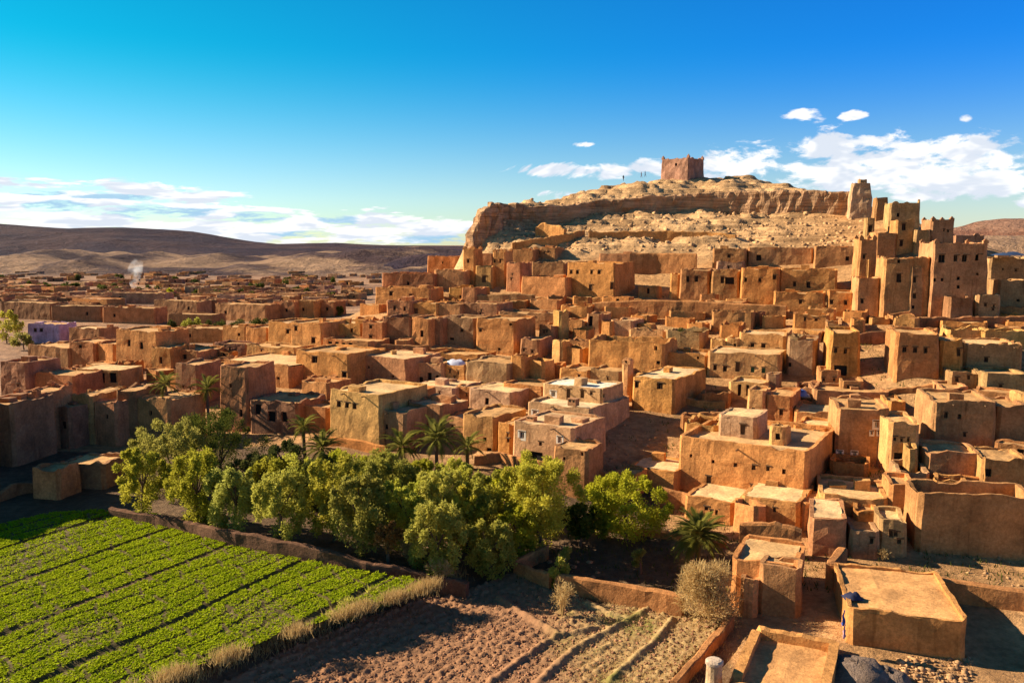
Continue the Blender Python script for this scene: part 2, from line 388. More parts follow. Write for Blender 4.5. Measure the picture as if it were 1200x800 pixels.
def hill(name, sky_pts, Y, depth_front, depth_back, mat, rough, nxs=150, nys=36, seed=0, base=-31.5):
    xs = np.array([q[0] for q in sky_pts], float); hs_ = np.array([wp(q[0], q[1], Y)[2] for q in sky_pts])
    V = []
    for j in range(nys + 1):
        f = j / nys * 2 - 1
        Yd = Y + (f * depth_front if f < 0 else f * depth_back)
        pr = (1 - abs(f)) ** (0.75 if f < 0 else 1.0); pr = pr * pr * (3 - 2 * pr) if f < 0 else pr
        for i in range(nxs + 1):
            pxl = xs[0] + (xs[-1] - xs[0]) * i / nxs
            X = (pxl - 600) / F * Y
            top = float(np.interp(pxl, xs, hs_))
            e = noise.fractal(Vector((X / Y * 9, Yd / Y * 9, seed)), 0.9, 2, 6)
            gully = abs(noise.noise(Vector((X / Y * 16, Yd / Y * 5, seed + 5))))
            z = base + (top - base) * pr
            z += (top - base) * rough * (e * (0.25 + 0.75 * (1 - pr)) - gully * 0.8 * (1 - pr)) * min(1, pr * 3)
            V.append((X, Yd, z))
    idx = np.arange((nxs + 1) * (nys + 1)).reshape(nys + 1, nxs + 1)
    q = np.stack([idx[:-1, :-1], idx[:-1, 1:], idx[1:, 1:], idx[1:, :-1]], -1).reshape(-1, 4)
    put(bpy.data.objects.new(name, npmesh(name, V, q, mat, smooth=True)), kind='structure')
hill('hill', [(-700,300),(-300,285),(-120,272),(0,263),(60,266),(110,268),(175,268),(230,272),(300,283),(330,286),(400,285),(450,287),(560,289),(640,300)], 2600, 900, 900, HM_SHADOW, 0.28, seed=1)
hill('hill', [(-500,308),(-200,300),(-60,302),(-10,304),(25,306),(50,301),(75,296),(90,293),(115,296),(140,302),(160,303),(178,297),(192,294),(212,300),(232,303),(250,299),(275,297),(300,303),(325,304),(350,298),(385,294),(410,297),(440,291),(500,289),(560,300),(700,310)], 1150, 370, 400, HM_TAN, 0.8, nys=60, nxs=260, seed=2)
hill('hill', [(380,322),(420,316),(450,306),(490,298),(540,294),(600,300),(700,320)], 1000, 180, 200, HM_SHADOW, 0.5, seed=3)
hill('hill', [(1000,300),(1080,276),(1120,266),(1135,261),(1160,257),(1230,256),(1330,262),(1500,285),(1700,300)], 1300, 350, 400, HM_RED, 0.3, seed=4)
hill('hill', [(1050,300),(1120,278),(1160,276),(1210,277),(1300,283),(1450,300)], 700, 160, 150, HM_TAN, 0.3, nxs=60, seed=5)

# ------------------------------------------------------------------ earth-built houses
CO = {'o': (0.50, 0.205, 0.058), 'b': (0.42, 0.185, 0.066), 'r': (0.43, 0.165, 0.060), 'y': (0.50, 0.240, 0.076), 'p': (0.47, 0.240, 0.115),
      'd': (0.30, 0.132, 0.056), 'g': (0.37, 0.195, 0.080), 'v': (0.50, 0.31, 0.36), 'w': (0.62, 0.42, 0.24), 'k': (0.42, 0.190, 0.085), 'e': (0.15, 0.075, 0.042), 's': (0.43, 0.245, 0.125), 'f': (0.36, 0.18, 0.10)}  # 'e' is earth darkened to carry the tree shade on the orchard wall
ROOFC = (0.52, 0.29, 0.115)
_win_cache = {}
def box_into(V, Fc, M, x0, y0, z0, x1, y1, z1, mi):
    n = len(V)
    V += [(x0,y0,z0),(x1,y0,z0),(x1,y1,z0),(x0,y1,z0),(x0,y0,z1),(x1,y0,z1),(x1,y1,z1),(x0,y1,z1)]
    for f in ((0,1,5,4),(1,2,6,5),(2,3,7,6),(3,0,4,7),(4,5,6,7),(3,2,1,0)): Fc.append(tuple(n + k for k in f)); M.append(mi)
def window_mesh(w, h, style):
    """a window set in a wall: face towards -y, sill at z=0, left edge x=0, built about y = 0.18"""
    k = (round(w * 5) / 5, round(h * 5) / 5, style)
    k = (max(k[0], .4), max(k[1], .4), style)
    if k in _win_cache: return _win_cache[k]
    w, h = k[0], k[1]
    V, Fc, M = [], [], []
    e = 0.09 if style != 'n' else 0.05
    if style in 'wfdg':
        box_into(V, Fc, M, -.14, -.05, h + .02, w + .14, .12, h + .16, 0)      # timber lintel
        fr = {'w': 2, 'f': 0, 'd': 0, 'g': 3}[style]
        box_into(V, Fc, M, 0, .14, 0, e, .26, h, fr); box_into(V, Fc, M, w - e, .14, 0, w, .26, h, fr)
        box_into(V, Fc, M, e, .14, h - e, w - e, .26, h, fr); box_into(V, Fc, M, e, .14, 0, w - e, .26, e, fr)
        if style == 'd':
            n = max(2, int(w / .3))
            for i in range(n): box_into(V, Fc, M, e + (w - 2*e) * i / n + .015, .2, e, e + (w - 2*e) * (i + 1) / n - .015, .25, h - e, 0)
        else: box_into(V, Fc, M, w / 2 - .035, .16, e, w / 2 + .035, .25, h - e, fr)
    if style == 'g':
        box_into(V, Fc, M, e, .2, e, w - e, .25, h - e, 3)
    box_into(V, Fc, M, 0, .27, 0, w, .32, h, 1)
    if style == 'w':                                          # whitewashed surround on the wall face
        s = .22
        box_into(V, Fc, M, -s, -.03, -s, 0, .08, h + s, 2); box_into(V, Fc, M, w, -.03, -s, w + s, .08, h + s, 2)
        box_into(V, Fc, M, 0, -.03, h, w, .08, h + s, 2); box_into(V, Fc, M, 0, -.03, -s, w, .08, 0, 2)
    me = mesh('window', V, Fc, [M_WOOD, M_DARK, M_WHITE, M_GREENP], M)
    _win_cache[k] = me
    return me

def lines(L, step, marks):
    a = sorted(set([0.0, L] + [m for m in marks if 0.02 < m < L - 0.02]))
    res = [a[0]]
    for q in a[1:]:
        n = max(1, round((q - res[-1]) / step)); p0 = res[-1]
        res += [p0 + (q - p0) * k / n for k in range(1, n + 1)]
    return res

HOUSES = []
def build_house(A, rz, Wd, Dp, H, colour, lab, front=(), right=(), par=.45, ero=.08, taper=.025, roof=True, roofc=None, name='mud_house', cat='house',
                group=None, below=3.0, pin=0, wob=.07, thick=.42, roofdrop=None, spouts=0, clutter=True, worn=1.0, blank=False, seed=None):
    """A: world point of the front left corner on the ground. front/right: openings (u, v, w, h, style)"""
    seed = random.random() * 100 if seed is None else seed
    ero = max(ero, .16); wob = .04 if any(len(h) > 4 and h[4] == 'w' for h in front) else max(wob, .14) if wob > .05 else wob
    rt = root(name, tuple(A), rz, lab, cat, group)
    V, Fc = [], []
    def emit(poly):
        n = len(V); V.extend(poly); Fc.append(tuple(range(n, n + len(poly))))
    def place(k, u, v, dep=0.0):
        s = taper * max(v, 0)
        if k == 0: x, y = u, dep
        elif k == 1: x, y = Wd - dep, u
        elif k == 2: x, y = Wd - u, Dp - dep
        else: x, y = dep, Dp - u
        fx = 1 - 2 * x / Wd; fy = 1 - 2 * y / Dp
        x2, y2 = x + s * fx, y + s * fy
        ex, ey = min(x, Wd - x), min(y, Dp - y)                # worn, rounded corners
        if ex < .05 and ey < .05: x2 += .2 * (1 if fx > 0 else -1); y2 += .2 * (1 if fy > 0 else -1)
        q = noise.noise_vector(Vector((x2 * .45 + seed, y2 * .45, v * .45))) * wob
        q2 = noise.noise_vector(Vector((x2 * 1.7 + seed, y2 * 1.7, v * 1.7))) * wob * .45
        return (x2 + q.x + q2.x, y2 + q.y + q2.y, v + (q.z * .6 if v > 0 else 0))
    def topz(k, u, inner=False):
        if k == 0: x, y = u, 0
        elif k == 1: x, y = Wd, u
        elif k == 2: x, y = Wd - u, Dp
        else: x, y = 0, Dp - u
        a = noise.noise(Vector((x * .22 + seed, y * .22, 3.3))); c = noise.noise(Vector((x * .9 + seed, y * .9, 8.1)))
        bsm = noise.noise(Vector((x * 2.6 + seed, y * 2.6, 1.1)))
        br = noise.noise(Vector((x * .34 + seed, y * .34, 12.7)))   # stretches of parapet that have crumbled away
        bite = min(1, max(0, (br - .16) / .16)) * min(par, 1.0) * (.75 if cat == 'house' else .5) * worn
        return H - bite + ero * (-abs(a) * 1.6 + c * .7 + bsm * .35)
    zr = H - par if roofdrop is None else H - roofdrop
    for k, L in ((0, Wd), (1, Dp), (2, Wd), (3, Dp)):
        holes = front if k == 0 else right if k == 1 else ()
        holes = [h for h in holes if h[0] > .1 and h[0] + h[2] < L - .1]
        us = lines(L, 1.1 if k < 2 else 1.6, [.4, L - .4] + [h[0] for h in holes] + [h[0] + h[2] for h in holes])
        vs = [-below] + lines(H - .35, 1.3, [h[1] for h in holes] + [h[1] + h[3] for h in holes])
        for i in range(len(us) - 1):
            for j in range(len(vs) - 1):
                uc, vc = (us[i] + us[i+1]) / 2, (vs[j] + vs[j+1]) / 2
                if any(h[0] < uc < h[0] + h[2] and h[1] < vc < h[1] + h[3] for h in holes): continue
                emit([place(k, us[i], vs[j]), place(k, us[i+1], vs[j]), place(k, us[i+1], vs[j+1]), place(k, us[i], vs[j+1])])
        # parapet: outer lip, top, inner face; finer steps so that its outline is uneven
        ut = lines(L, .55 if ero > .05 else .9, us)
        for i in range(len(ut) - 1):
            u0, u1 = ut[i], ut[i+1]; z0, z1 = topz(k, u0), topz(k, u1)
            i0, i1 = min(max(u0, thick), L - thick), min(max(u1, thick), L - thick)
            a0, a1 = place(k, u0, H - .35), place(k, u1, H - .35)
            t0, t1 = place(k, u0, H), place(k, u1, H); t0 = (t0[0], t0[1], z0); t1 = (t1[0], t1[1], z1)
            n0, n1_ = place(k, i0, H, thick), place(k, i1, H, thick); n0 = (n0[0], n0[1], z0 - .02); n1_ = (n1_[0], n1_[1], z1 - .02)
            emit([a0, a1, t1, t0]); emit([t0, t1, n1_, n0])
            emit([n0, n1_, (n1_[0], n1_[1], zr - .3), (n0[0], n0[1], zr - .3)])
        for h in holes:
            u0, v0, w, hh = h[:4]; dd = .34
            c = [(u0, v0), (u0 + w, v0), (u0 + w, v0 + hh), (u0, v0 + hh)]
            for i in range(4):
                (ua, va), (ub, vb) = c[i], c[(i + 1) % 4]
                emit([place(k, ua, va), place(k, ua, va, dd), place(k, ub, vb, dd), place(k, ub, vb)])
            me = window_mesh(w, hh, h[4] if len(h) > 4 else 'n')
            ww, wh = max(round(w * 5) / 5, .4), max(round(hh * 5) / 5, .4)
            o = part('door' if (len(h) > 4 and h[4] == 'd') else 'window', me, rt, rz=0 if k == 0 else math.pi / 2)
            s = taper * v0
            o.location = (u0 + s, s + 0.02, v0) if k == 0 else (Wd - s - 0.02, u0 + s, v0)
            o.scale = (w / ww, 1, hh / wh)
    part('wall', mesh('wall', V, Fc, M_WALL), rt, colour)
    if roof:
        n = 7; s = thick * .8; V2 = []
        for j in range(n):
            for i in range(n):
                x = s + (Wd - 2 * s) * i / (n - 1); y = s + (Dp - 2 * s) * j / (n - 1)
                f = taper * H * .97
                V2.append((x + f * (1 - 2 * x / Wd), y + f * (1 - 2 * y / Dp), zr + noise.noise(Vector((x * .5 + seed, y * .5, 2))) * .14 + ero * .3 * noise.noise(Vector((x + seed, y, 5)))))
        F2 = [(j*n+i, j*n+i+1, (j+1)*n+i+1, (j+1)*n+i) for j in range(n-1) for i in range(n-1)]
        if roofc and roofc[0] < .75: roofc = (roofc[0] * .95, roofc[1] * .84, roofc[2] * .66)
        rc = roofc or tuple(np.array(ROOFC) * (0.85 + 0.3 * random.random()))
        part('roof', mesh('roof', V2, F2, M_ROOF), rt, rc)
    if Wd > 6 and Dp > 5 and roof and H < 9 and clutter:       # what stands on the roof terraces
        for _ in range(random.choice((0, 1, 1, 2))):
            w_, d_, h_ = random.uniform(.9, 2.6), random.uniform(.8, 1.8), random.uniform(.35, 1.1)
            V3, F3, M3 = [], [], []; box_into(V3, F3, M3, 0, 0, -.2, w_, d_, h_, 0)
            V3 = [(a + random.uniform(-.12, .12), b_ + random.uniform(-.12, .12), c_ + random.uniform(-.1, .1)) for a, b_, c_ in V3]
            part('roof_hut', mesh('roof_hut', V3, F3, M_WALL), rt, colour, loc=(random.uniform(1, Wd - w_ - 1), random.uniform(1.2, max(1.3, Dp - d_ - .8)), zr))
    if not spouts and not blank and Wd > 7 and A[1] < 135 and cat == 'house' and roof: spouts = random.choice((1, 2, 2))
    if spouts:
        for i in range(spouts):
            V3, F3, M3 = [], [], []
            u = Wd * (i + .5 + random.uniform(-.2, .2)) / spouts
            box_into(V3, F3, M3, -.07, -.7, -.06, .07, .25, .06, 0)
            part('spout', mesh('spout', V3, F3, M_WOOD), rt, loc=(u, taper * H, H - par - .1))
    if pin:                                                    # stepped finials on the corners
        V3, F3, M3 = [], [], []
        a = .85; box_into(V3, F3, M3, 0, 0, -.3, a, a, pin * .45, 0); box_into(V3, F3, M3, .17, .17, pin * .45, a - .17, a - .17, pin * .75, 0); box_into(V3, F3, M3, .3, .3, pin * .75, a - .3, a - .3, pin, 0)
        me = mesh('finial', V3, F3, M_WALL); f = taper * H
        for x, y in ((f, f), (Wd - f - a, f), (f, Dp - f - a), (Wd - f - a, Dp - f - a)): part('finial', me, rt, colour, loc=(x, y, H - .05))
    HOUSES.append((rt, Wd, Dp, H, A, rz))
    return rt

def house(x0, x1, yt, yb, rot, dm, colr, lab, f=(), r=(), Y=None, jit=True, **kw):
    """x0, x1: left and right ends of the front in the photo, yt/yb its top and foot at mid width; f, r: openings (px, py, w, h, style) on the front / the right-hand side"""
    xc = (x0 + x1) / 2
    P = hit(xc, yb) if Y is None else wp(xc, yb, Y)
    th = R(rot); tv = np.array([math.cos(th), -math.sin(th), 0]); bv = np.array([math.sin(th), math.cos(th), 0])
    def on_plane(px, py, Q, nrm):
        d = ray(px, py); return d * (np.dot(Q, nrm) / np.dot(d, nrm))
    A = on_plane(x0, yb, P, bv); B = on_plane(x1, yb, P, bv); T = on_plane(xc, yt, P, bv)
    Wd = float(np.dot(B - A, tv)); A[2] = P[2]; H = float(T[2] - P[2])
    if Wd < 0.5: Wd = 0.5
    H = max(H, .8)
    fr, rr = [], []
    sc = lambda Q: Q[1] / F
    for q in f:
        Q = on_plane(q[0], q[1], P, bv); w = q[2] * sc(Q) / max(.35, math.cos(th) - math.sin(th) * Q[0] / Q[1] * -1); h = q[3] * sc(Q)
        fr.append((float(np.dot(Q - A, tv)) - w / 2, float(Q[2] - A[2]) - h / 2, w, h, q[4] if len(q) > 4 else 'n'))
    A2 = A + tv * Wd
    for q in r:
        Q = on_plane(q[0], q[1], A2, tv); w = q[2] * sc(Q) / max(.3, math.sin(th) - math.cos(th) * Q[0] / Q[1]); h = q[3] * sc(Q)
        rr.append((float(np.dot(Q - A2, bv)) - w / 2, float(Q[2] - A[2]) - h / 2, w, h, q[4] if len(q) > 4 else 'n'))
    if not f and not r and not kw.get('blank') and x1 - x0 > 16 and yb - yt > 13 and kw.get('roof', True) and random.random() < .6:
        for _ in range(random.choice((1, 2, 2, 3))): fr.append((random.uniform(.15, .75) * Wd, random.uniform(.35, .6) * H, random.uniform(.3, .5), random.uniform(.4, .7), 'f'))
    c = np.array(CO[colr]) * np.array([1.06, 1.15, 1.24]) * (random.uniform(.86, 1.1) if jit else 1)
    if c[0] > c[2] * 2: c = c * np.array([1, random.uniform(.95, 1.06), random.uniform(.88, 1.12)])
    # keep openings from overlapping each other
    def tidy(hs):
        keep = []
        for h in hs:
            h = (h[0], max(h[1], .05), h[2], min(h[3], H - .5 - max(h[1], .05)), h[4])
            if h[3] > .25 and not any(h[0] < k[0] + k[2] and k[0] < h[0] + h[2] and h[1] < k[1] + k[3] and k[1] < h[1] + h[3] for k in keep): keep.append(h)
        return keep
    return build_house(A, -th, Wd, dm, H, tuple(c), lab, tidy(fr), tidy(rr), **kw)

def wall(pts, colr, lab, thick=.5, ero=.12, name='mud_wall', cat='wall', group=None, below=1.5, mat=None, wob=.08, Ys=None, kind='thing'):
    """free standing wall through photo points (px, y of foot, y of top)"""
    W3 = []
    for i, (px, yb, yt) in enumerate(pts):
        P = hit(px, yb) if Ys is None else wp(px, yb, Ys[i])
        W3.append((P, max(.3, (yb - yt) * P[1] / F * 1.0)))
    seed = random.random() * 50
    base = W3[0][0].copy()
    st = []
    for (P, h), (Q, g) in zip(W3[:-1], W3[1:]):
        L = np.hypot(*(Q - P)[:2]); n = max(1, int(L / .6))
        st += [(P + (Q - P) * i / n, h + (g - h) * i / n) for i in range(n)]
    st.append(W3[-1]); V, Fc = [], []
    for i, (P, h) in enumerate(st):
        a = st[max(0, i - 1)][0]; c = st[min(len(st) - 1, i + 1)][0]
        d = (c - a)[:2]; d = d / (np.hypot(*d) + 1e-9); nrm = np.array([d[1], -d[0]])
        h2 = h + ero * (noise.noise(Vector((P[0] * .3 + seed, P[1] * .3, 1))) * 1.4 + noise.noise(Vector((P[0] * 1.3 + seed, P[1] * 1.3, 4))) * .7)
        for s, rows in ((.5, (-below, 0, h2 * .33, h2 * .66, h2 * .93)), (.32, (h2,)), (-.32, (h2,)), (-.5, (h2 * .93, h2 * .5, -below))):
            for z in rows:
                q = noise.noise_vector(Vector((P[0] * .6 + seed, P[1] * .6 + s, z * .6))) * wob * 2
                V.append((P[0] + nrm[0] * s * thick + q.x - base[0], P[1] + nrm[1] * s * thick + q.y - base[1], P[2] + z + q.z * .4 - base[2]))
    m = 10
    for i in range(len(st) - 1):
        for k in range(m - 1):
            Fc.append((i*m+k, (i+1)*m+k, (i+1)*m+k+1, i*m+k+1))
    for i in (0, len(st) - 1): Fc.append(tuple(i*m+k for k in range(m)))
    o = bpy.data.objects.new(name, mesh(name, V, Fc, mat or M_WALL)); o.location = tuple(base)
    o.color = tuple(np.array(CO[colr]) * random.uniform(.94, 1.06)) + (1,)
    return put(o, lab, cat, group, kind)

# ================================================================== the town, house by house (photo pixels)
# ---- hilltop
house(774, 807, 185, 207, 42, 10, 'f', 'reddish fortified granary alone on the summit of the hill', name='granary_fort', cat='fort', pin=1.0, par=1.5, ero=.8, wob=.3, Y=282,
      f=[(792,193,2.5,3)])
wall([(573,252,238),(596,253,239),(612,255,241)], 's', 'brown rock rampart above the overhanging cliff edge', ero=.7, thick=2.0, wob=.3, name='rampart', mat=M_STRATA)
wall([(612,252,243),(640,255,241),(676,252,239),(697,248,235),(740,249,232),(780,247,229),(830,247,226),(868,249,225),(930,250,224),(998,252,226)], 's', 'long brown rampart band under the hilltop summit', ero=.35, thick=2.0, wob=.4, name='rampart', below=4, mat=M_STRATA)
wall([(549,304,286),(553,296,270),(559,286,255),(566,276,245),(575,268,238),(586,262,239)], 's', None, ero=.9, thick=3, wob=.8, name='cliff', cat=None, below=6, mat=M_STRATA, kind='structure')
wall([(690,280,272),(730,279,271),(775,279,271),(830,280,272),(862,283,275)], 'y', 'pale retaining wall across the rocky slope below the rampart', ero=.3, thick=1)
wall([(628,276,266),(638,277,262),(655,281,264),(662,283,270)], 'y', 'small ruined gateway wall where the path climbs the hill', ero=.5, thick=.8)
wall([(600,292,284),(640,286,278),(672,281,272),(684,274,270)], 'y', 'zigzag path wall rising over the rock slope', ero=.3, thick=.9)
house(994, 1023, 213, 256, 15, 6, 's', 'tall eroded ruin tower at the end of the hilltop rampart', name='ruin_tower', cat='tower', ero=1.6, taper=.09, roof=False, par=2, wob=.3)
house(1004, 1016, 209, 250, 15, 4, 'p', 'pale block crowning the eroded ruin tower', name='ruin_tower', cat='tower', ero=.3, taper=.03)
house(1025, 1041, 230, 258, 10, 5, 'd', 'dark jagged ruin stump beside the eroded tower', name='ruin_tower', cat='ruin', ero=1.8, roof=False, par=2.5, wob=.35, taper=.05)
house(1041, 1078, 236, 268, 12, 7, 'g', 'crumbling crenellated ruin above the great kasbah', name='ruin', cat='ruin', ero=1.5, roof=False, par=2.5, wob=.25, f=[(1052,252,3,5)])
# ---- great kasbah
house(1048, 1072, 257, 297, 10, 6, 'b', 'narrow tower house with two dark windows one above the other', f=[(1059,266,5,8,'f'),(1056,285,4,7,'f')], ero=.3, name='tower_house', cat='tower house')
house(1071, 1090, 269, 297, 10, 6, 'g', 'shaded plain block between the two upper kasbah towers', ero=.15)
house(1090, 1118, 257, 284, 8, 7, 'k', 'square upper kasbah tower with four corner finials', name='kasbah_tower', cat='tower', pin=.7, ero=.3)
house(1117, 1154, 274, 290, 8, 6, 'k', 'ruined wall tops rising behind the great kasbah roof', name='ruin', cat='ruin', ero=1.2, roof=False, par=2)
house(1088, 1157, 283, 372, 13, 12, 'k', 'great kasbah block with a row of four dark windows', name='kasbah', cat='kasbah', ero=.7, pin=.5, taper=.03, wob=.12,
      f=[(1102,303,8,9,'f'),(1120,303,4.5,7,'f'),(1131,303,5.5,8,'f'),(1147,302,4.5,7,'f'),(1094,328,3.5,4),(1103,328,3.5,4),(1123.5,326,4,4),(1123.5,336,4,4),(1147,321,2.5,3)])
house(1063, 1083, 312, 372, 13, 4, 'k', 'slim kasbah turret with three small windows stacked vertically', name='kasbah_turret', cat='tower', ero=.2, taper=.035,
      f=[(1071.5,328,4.5,7,'f'),(1071.5,347,4.5,6,'f'),(1070,360,3.5,4)])
house(1032, 1089, 301, 372, 13, 9, 'b', 'dark kasbah wing between the slim turret and the spiked house', name='kasbah', cat='kasbah', ero=.5, f=[(1053,326,6,10,'f'),(1053,306,4,5)])
house(1001, 1031, 325, 373, 14, 7, 'b', 'square house with a thin spike on its ragged roof', f=[(1010,353,4,5,'f')], ero=.4)
house(1015, 1019.5, 304, 330, 14, .6, 'y', 'thin clay chimney spike standing on the ragged roof', name='chimney', cat='chimney', ero=.05, below=.3, Y=168, taper=.01, par=.1, wob=.02)
house(1003, 1027, 279, 345, 10, 6, 'b', 'tall sunlit tower with a crenellated top', name='kasbah_tower', cat='tower', ero=.2, pin=.7, f=[(1012,301,4,5,'f')])
house(1013, 1025, 255, 283, 15, 4, 'g', 'small upper tower with one black window', name='kasbah_tower', cat='tower', ero=.2, f=[(1019.5,268,5,8,'f')])
house(1025, 1050, 272, 306, 10, 7, 'b', 'low lit house joining the sunlit tower to the upper towers', ero=.2)
house(968, 1000, 341, 371, 20, 7, 'o', 'low orange house with two small windows under the spiked house', f=[(974,354,4,5,'f'),(991,355,4,5,'f')], ero=.2)
house(905, 967, 342, 369, 20, 7, 'o', 'long low orange block with one window below the two window house', f=[(938,354,4,5,'f')])
house(912, 981, 315, 350, 20, 8, 'o', 'orange hillside house with two black windows and wavy roof edge', f=[(931,333,4,5.5,'f'),(947,334,4.5,7,'f')], ero=.15)
house(866, 912, 314, 357, 22, 9, 'o', 'orange hillside house with three square windows in a row', f=[(873,328,3.5,4.5,'f'),(890,328,3.5,4.5,'f'),(908,325,4,5,'f')])
house(953, 1003, 288, 312, 20, 7, 'b', 'long reddish house with a stepped roof near the sunlit tower', f=[(993,303,4,5)])
house(875, 953, 290, 311, 20, 7, 'b', 'long low brown house with one arched black niche', f=[(889,302,6,7)])
house(834, 874, 291, 315, 20, 7, 'b', 'brown upper house with one small window and pale roof line', f=[(854,300,4,4,'f')])
house(839, 871, 306, 322, 20, 5, 'p', 'pale low block in front of the brown upper house', ero=.1)
house(795, 831, 315, 352, 22, 9, 'b', 'brown hillside house with two tall windows and a lit gable', f=[(805.5,327,4,7,'f'),(816,327,4.5,7,'f')], ero=.15)
house(832, 866, 316, 353, 22, 6, 'b', 'brown house with a dark gap beside the two tall windows', f=[(834,327,4,6,'f'),(846,328,4,8,'f'),(855,329,11,8)], ero=.2)
house(784, 796, 320, 350, 22, 7, 'o', 'narrow orange annex at the foot of the lit gable', ero=.2)
# ---- row under the rock slope
wall([(738,320,296),(770,320,297),(816,318,297)], 'b', 'straight brown retaining wall behind the bare rubble slope', thick=.8, ero=.15)
house(663, 720, 307, 348, 36, 10, 'o', 'tall ochre house with four small windows under its roof', f=[(668.5,319,3.5,4.5,'f'),(676,319,3.5,4.5,'f'),(693,319,3.5,4.5,'f'),(702,319,3.5,4.5,'f'),(692,337,4,7,'d'),(717,335,4,8,'d')], cat='house', ero=.06)
house(610, 664, 324, 348, 32, 9, 'o', 'long low ochre wing joined to the four window house', blank=True, ero=.06)
house(622, 662, 307, 326, 25, 6, 'd', 'ruined brown house behind the low ochre wing', ero=.6, roof=False)
house(624, 652, 289, 304, 25, 6, 'b', 'small brown ruin at the foot of the zigzag path', ero=.4)
house(598, 626, 292, 308, 25, 6, 'b', 'low terrace house with a pale roof line under the cliff', ero=.15)
house(701, 741, 297, 312, 25, 6, 'b', 'low brown house behind the tall ochre house', ero=.15)
house(592, 611, 307, 342, 30, 6, 'r', 'sloping red house stepping down beside the twin tower kasbah', ero=.5)
house(541, 557, 291, 335, 24, 5, 'o', 'orange corner tower with one window beneath the cliff', name='kasbah_tower', cat='tower', ero=.15, pin=.6, f=[(548,306,3,4,'f')])
house(576, 593, 294, 336, 24, 5, 'o', 'orange corner tower with two windows beneath the cliff', name='kasbah_tower', cat='tower', ero=.15, pin=.6, f=[(579,306,2.5,4,'f'),(586,306,2.5,4,'f')])
house(556, 577, 311, 338, 24, 3, 'y', 'sunlit gate block with a dark door between two orange towers', f=[(567,327,5,8,'d')], ero=.1)
house(556, 578, 297, 330, 24, 3, 'r', 'recessed red block behind the gate of the twin towers', Y=215, ero=.1)
house(500, 546, 300, 322, 18, 8, 'r', 'red terrace house against the tip of the cliff', ero=.15)
house(508, 545, 316, 340, 20, 7, 'b', 'shadowed house below the red terrace house', ero=.1)
house(447, 509, 320, 342, 18, 9, 'r', 'long reddish house at the edge of the hill above the plain', ero=.08, f=[(478,332,3,4)])
house(439, 504, 337, 356, 24, 7, 'o', 'orange house with plastered columns at the edge of the hill', f=[(458,344,4,5,'f'),(481,347,4,5,'f')], ero=.12)
house(525, 560, 337, 356, 24, 7, 'o', 'small square orange house with one slit window', f=[(540,348,4,3,'f')], ero=.06)
house(540, 558, 337, 358, 26, 6, 'r', 'red house with a black window beside the long terrace wall', f=[(541.5,348,3,4)])
wall([(556,357,345),(590,358,344),(627,358,345)], 'g', 'grey brown terrace wall under the rubble and twin towers', thick=.8, ero=.2)
wall([(626,352,349),(680,353,349),(752,356,350)], 'y', 'low sunlit kerb wall along the middle terrace', thick=1, ero=.3)
wall([(697,371,354),(752,372,351),(800,372,352),(860,372,355),(921,374,358)], 'b', 'long sunlit terrace wall below the brown hillside houses', thick=.8, ero=.08)
house(656, 690, 358, 374, 26, 6, 'o', 'small orange house above the stepped alley', ero=.15)
house(583, 653, 366, 386, 24, 8, 'b', 'long brown house below the rubble terrace', ero=.08)
house(540, 584, 355, 376, 24, 8, 'b', 'brown house with a round pale patch under the terrace wall', ero=.12)
house(512, 541, 356, 375, 24, 7, 'b', 'flat brown house above the rounded grey house', blank=True)
house(481, 513, 354, 373, 24, 7, 'o', 'flat orange house with a dark doorway at one end', f=[(487,366,5,8,'d')])
house(452, 482, 352, 373, 20, 7, 'r', 'small reddish house with three dark openings', f=[(462,361,3,5,'f'),(474,362,3,5,'f'),(477,369,3,3)], ero=.2)
# ---- second row, centre
house(557, 604, 373, 415, 28, 9, 'o', 'tall orange block with pale plaster top and small openings', f=[(562,387,3.5,4,'f'),(585,409,3,3),(598,380,3,3)], ero=.1, wob=.12)
house(517, 557, 372, 404, 26, 8, 'g', 'rounded grey house with one window and a pale roof edge', f=[(541,387,4,3.5,'f'),(529,397,5,3)], ero=.15, wob=.15)
house(447, 482, 371, 404, 22, 8, 'd', 'dark walled courtyard house beside the tan columns', ero=.2, roof=False)
house(481, 504, 372, 406, 26, 8, 'o', 'orange house front streaked with clay columns', f=[(494,391,4,8)], ero=.12)
house(503, 518, 373, 404, 24, 8, 'd', 'narrow dark house beside the streaked clay columns')
house(381, 424, 378, 400, 26, 8, 'o', 'bright orange house under a pale sagging roof', ero=.1, f=[(412,387,3.5,5)], roofc=(.6,.42,.24))
house(423, 450, 377, 405, 26, 9, 'r', 'reddish house with two small windows beside the bright orange house', f=[(434,383,4,4,'f'),(434,395,4,5,'f')], ero=.2)
house(377, 433, 398, 418, 28, 7, 'r', 'low house with four black arched openings', f=[(386,403.5,5,7),(394.5,404,5,8),(402,404.5,4,6),(410.5,405.5,5,8)], ero=.1)
house(340, 378, 377, 410, 28, 8, 'o', 'orange house with one deep window next to the four arches', f=[(346,385,4,6,'f'),(367,399,5,7,'f')])
house(313, 361, 377, 409, 28, 9, 'o', 'tall orange house with two windows and a pale roof', f=[(336.5,388.5,4,5,'f'),(346,389.5,4,6,'f')], ero=.06, roofc=(.62,.42,.25))
house(287, 314, 383, 408, 26, 8, 'o', 'plain orange house next to the two window house', blank=True)
house(260, 288, 382, 406, 26, 8, 'o', 'square orange house at the edge of the dark orchard', f=[(280,392,3,4)])
house(288, 346, 405, 424, 27, 6, 'y', 'long sunlit yellow wall block behind the wide flat roof', ero=.08)
house(250, 290, 402, 420, 20, 5, 'd', 'brown shaded block behind the wide flat roof')
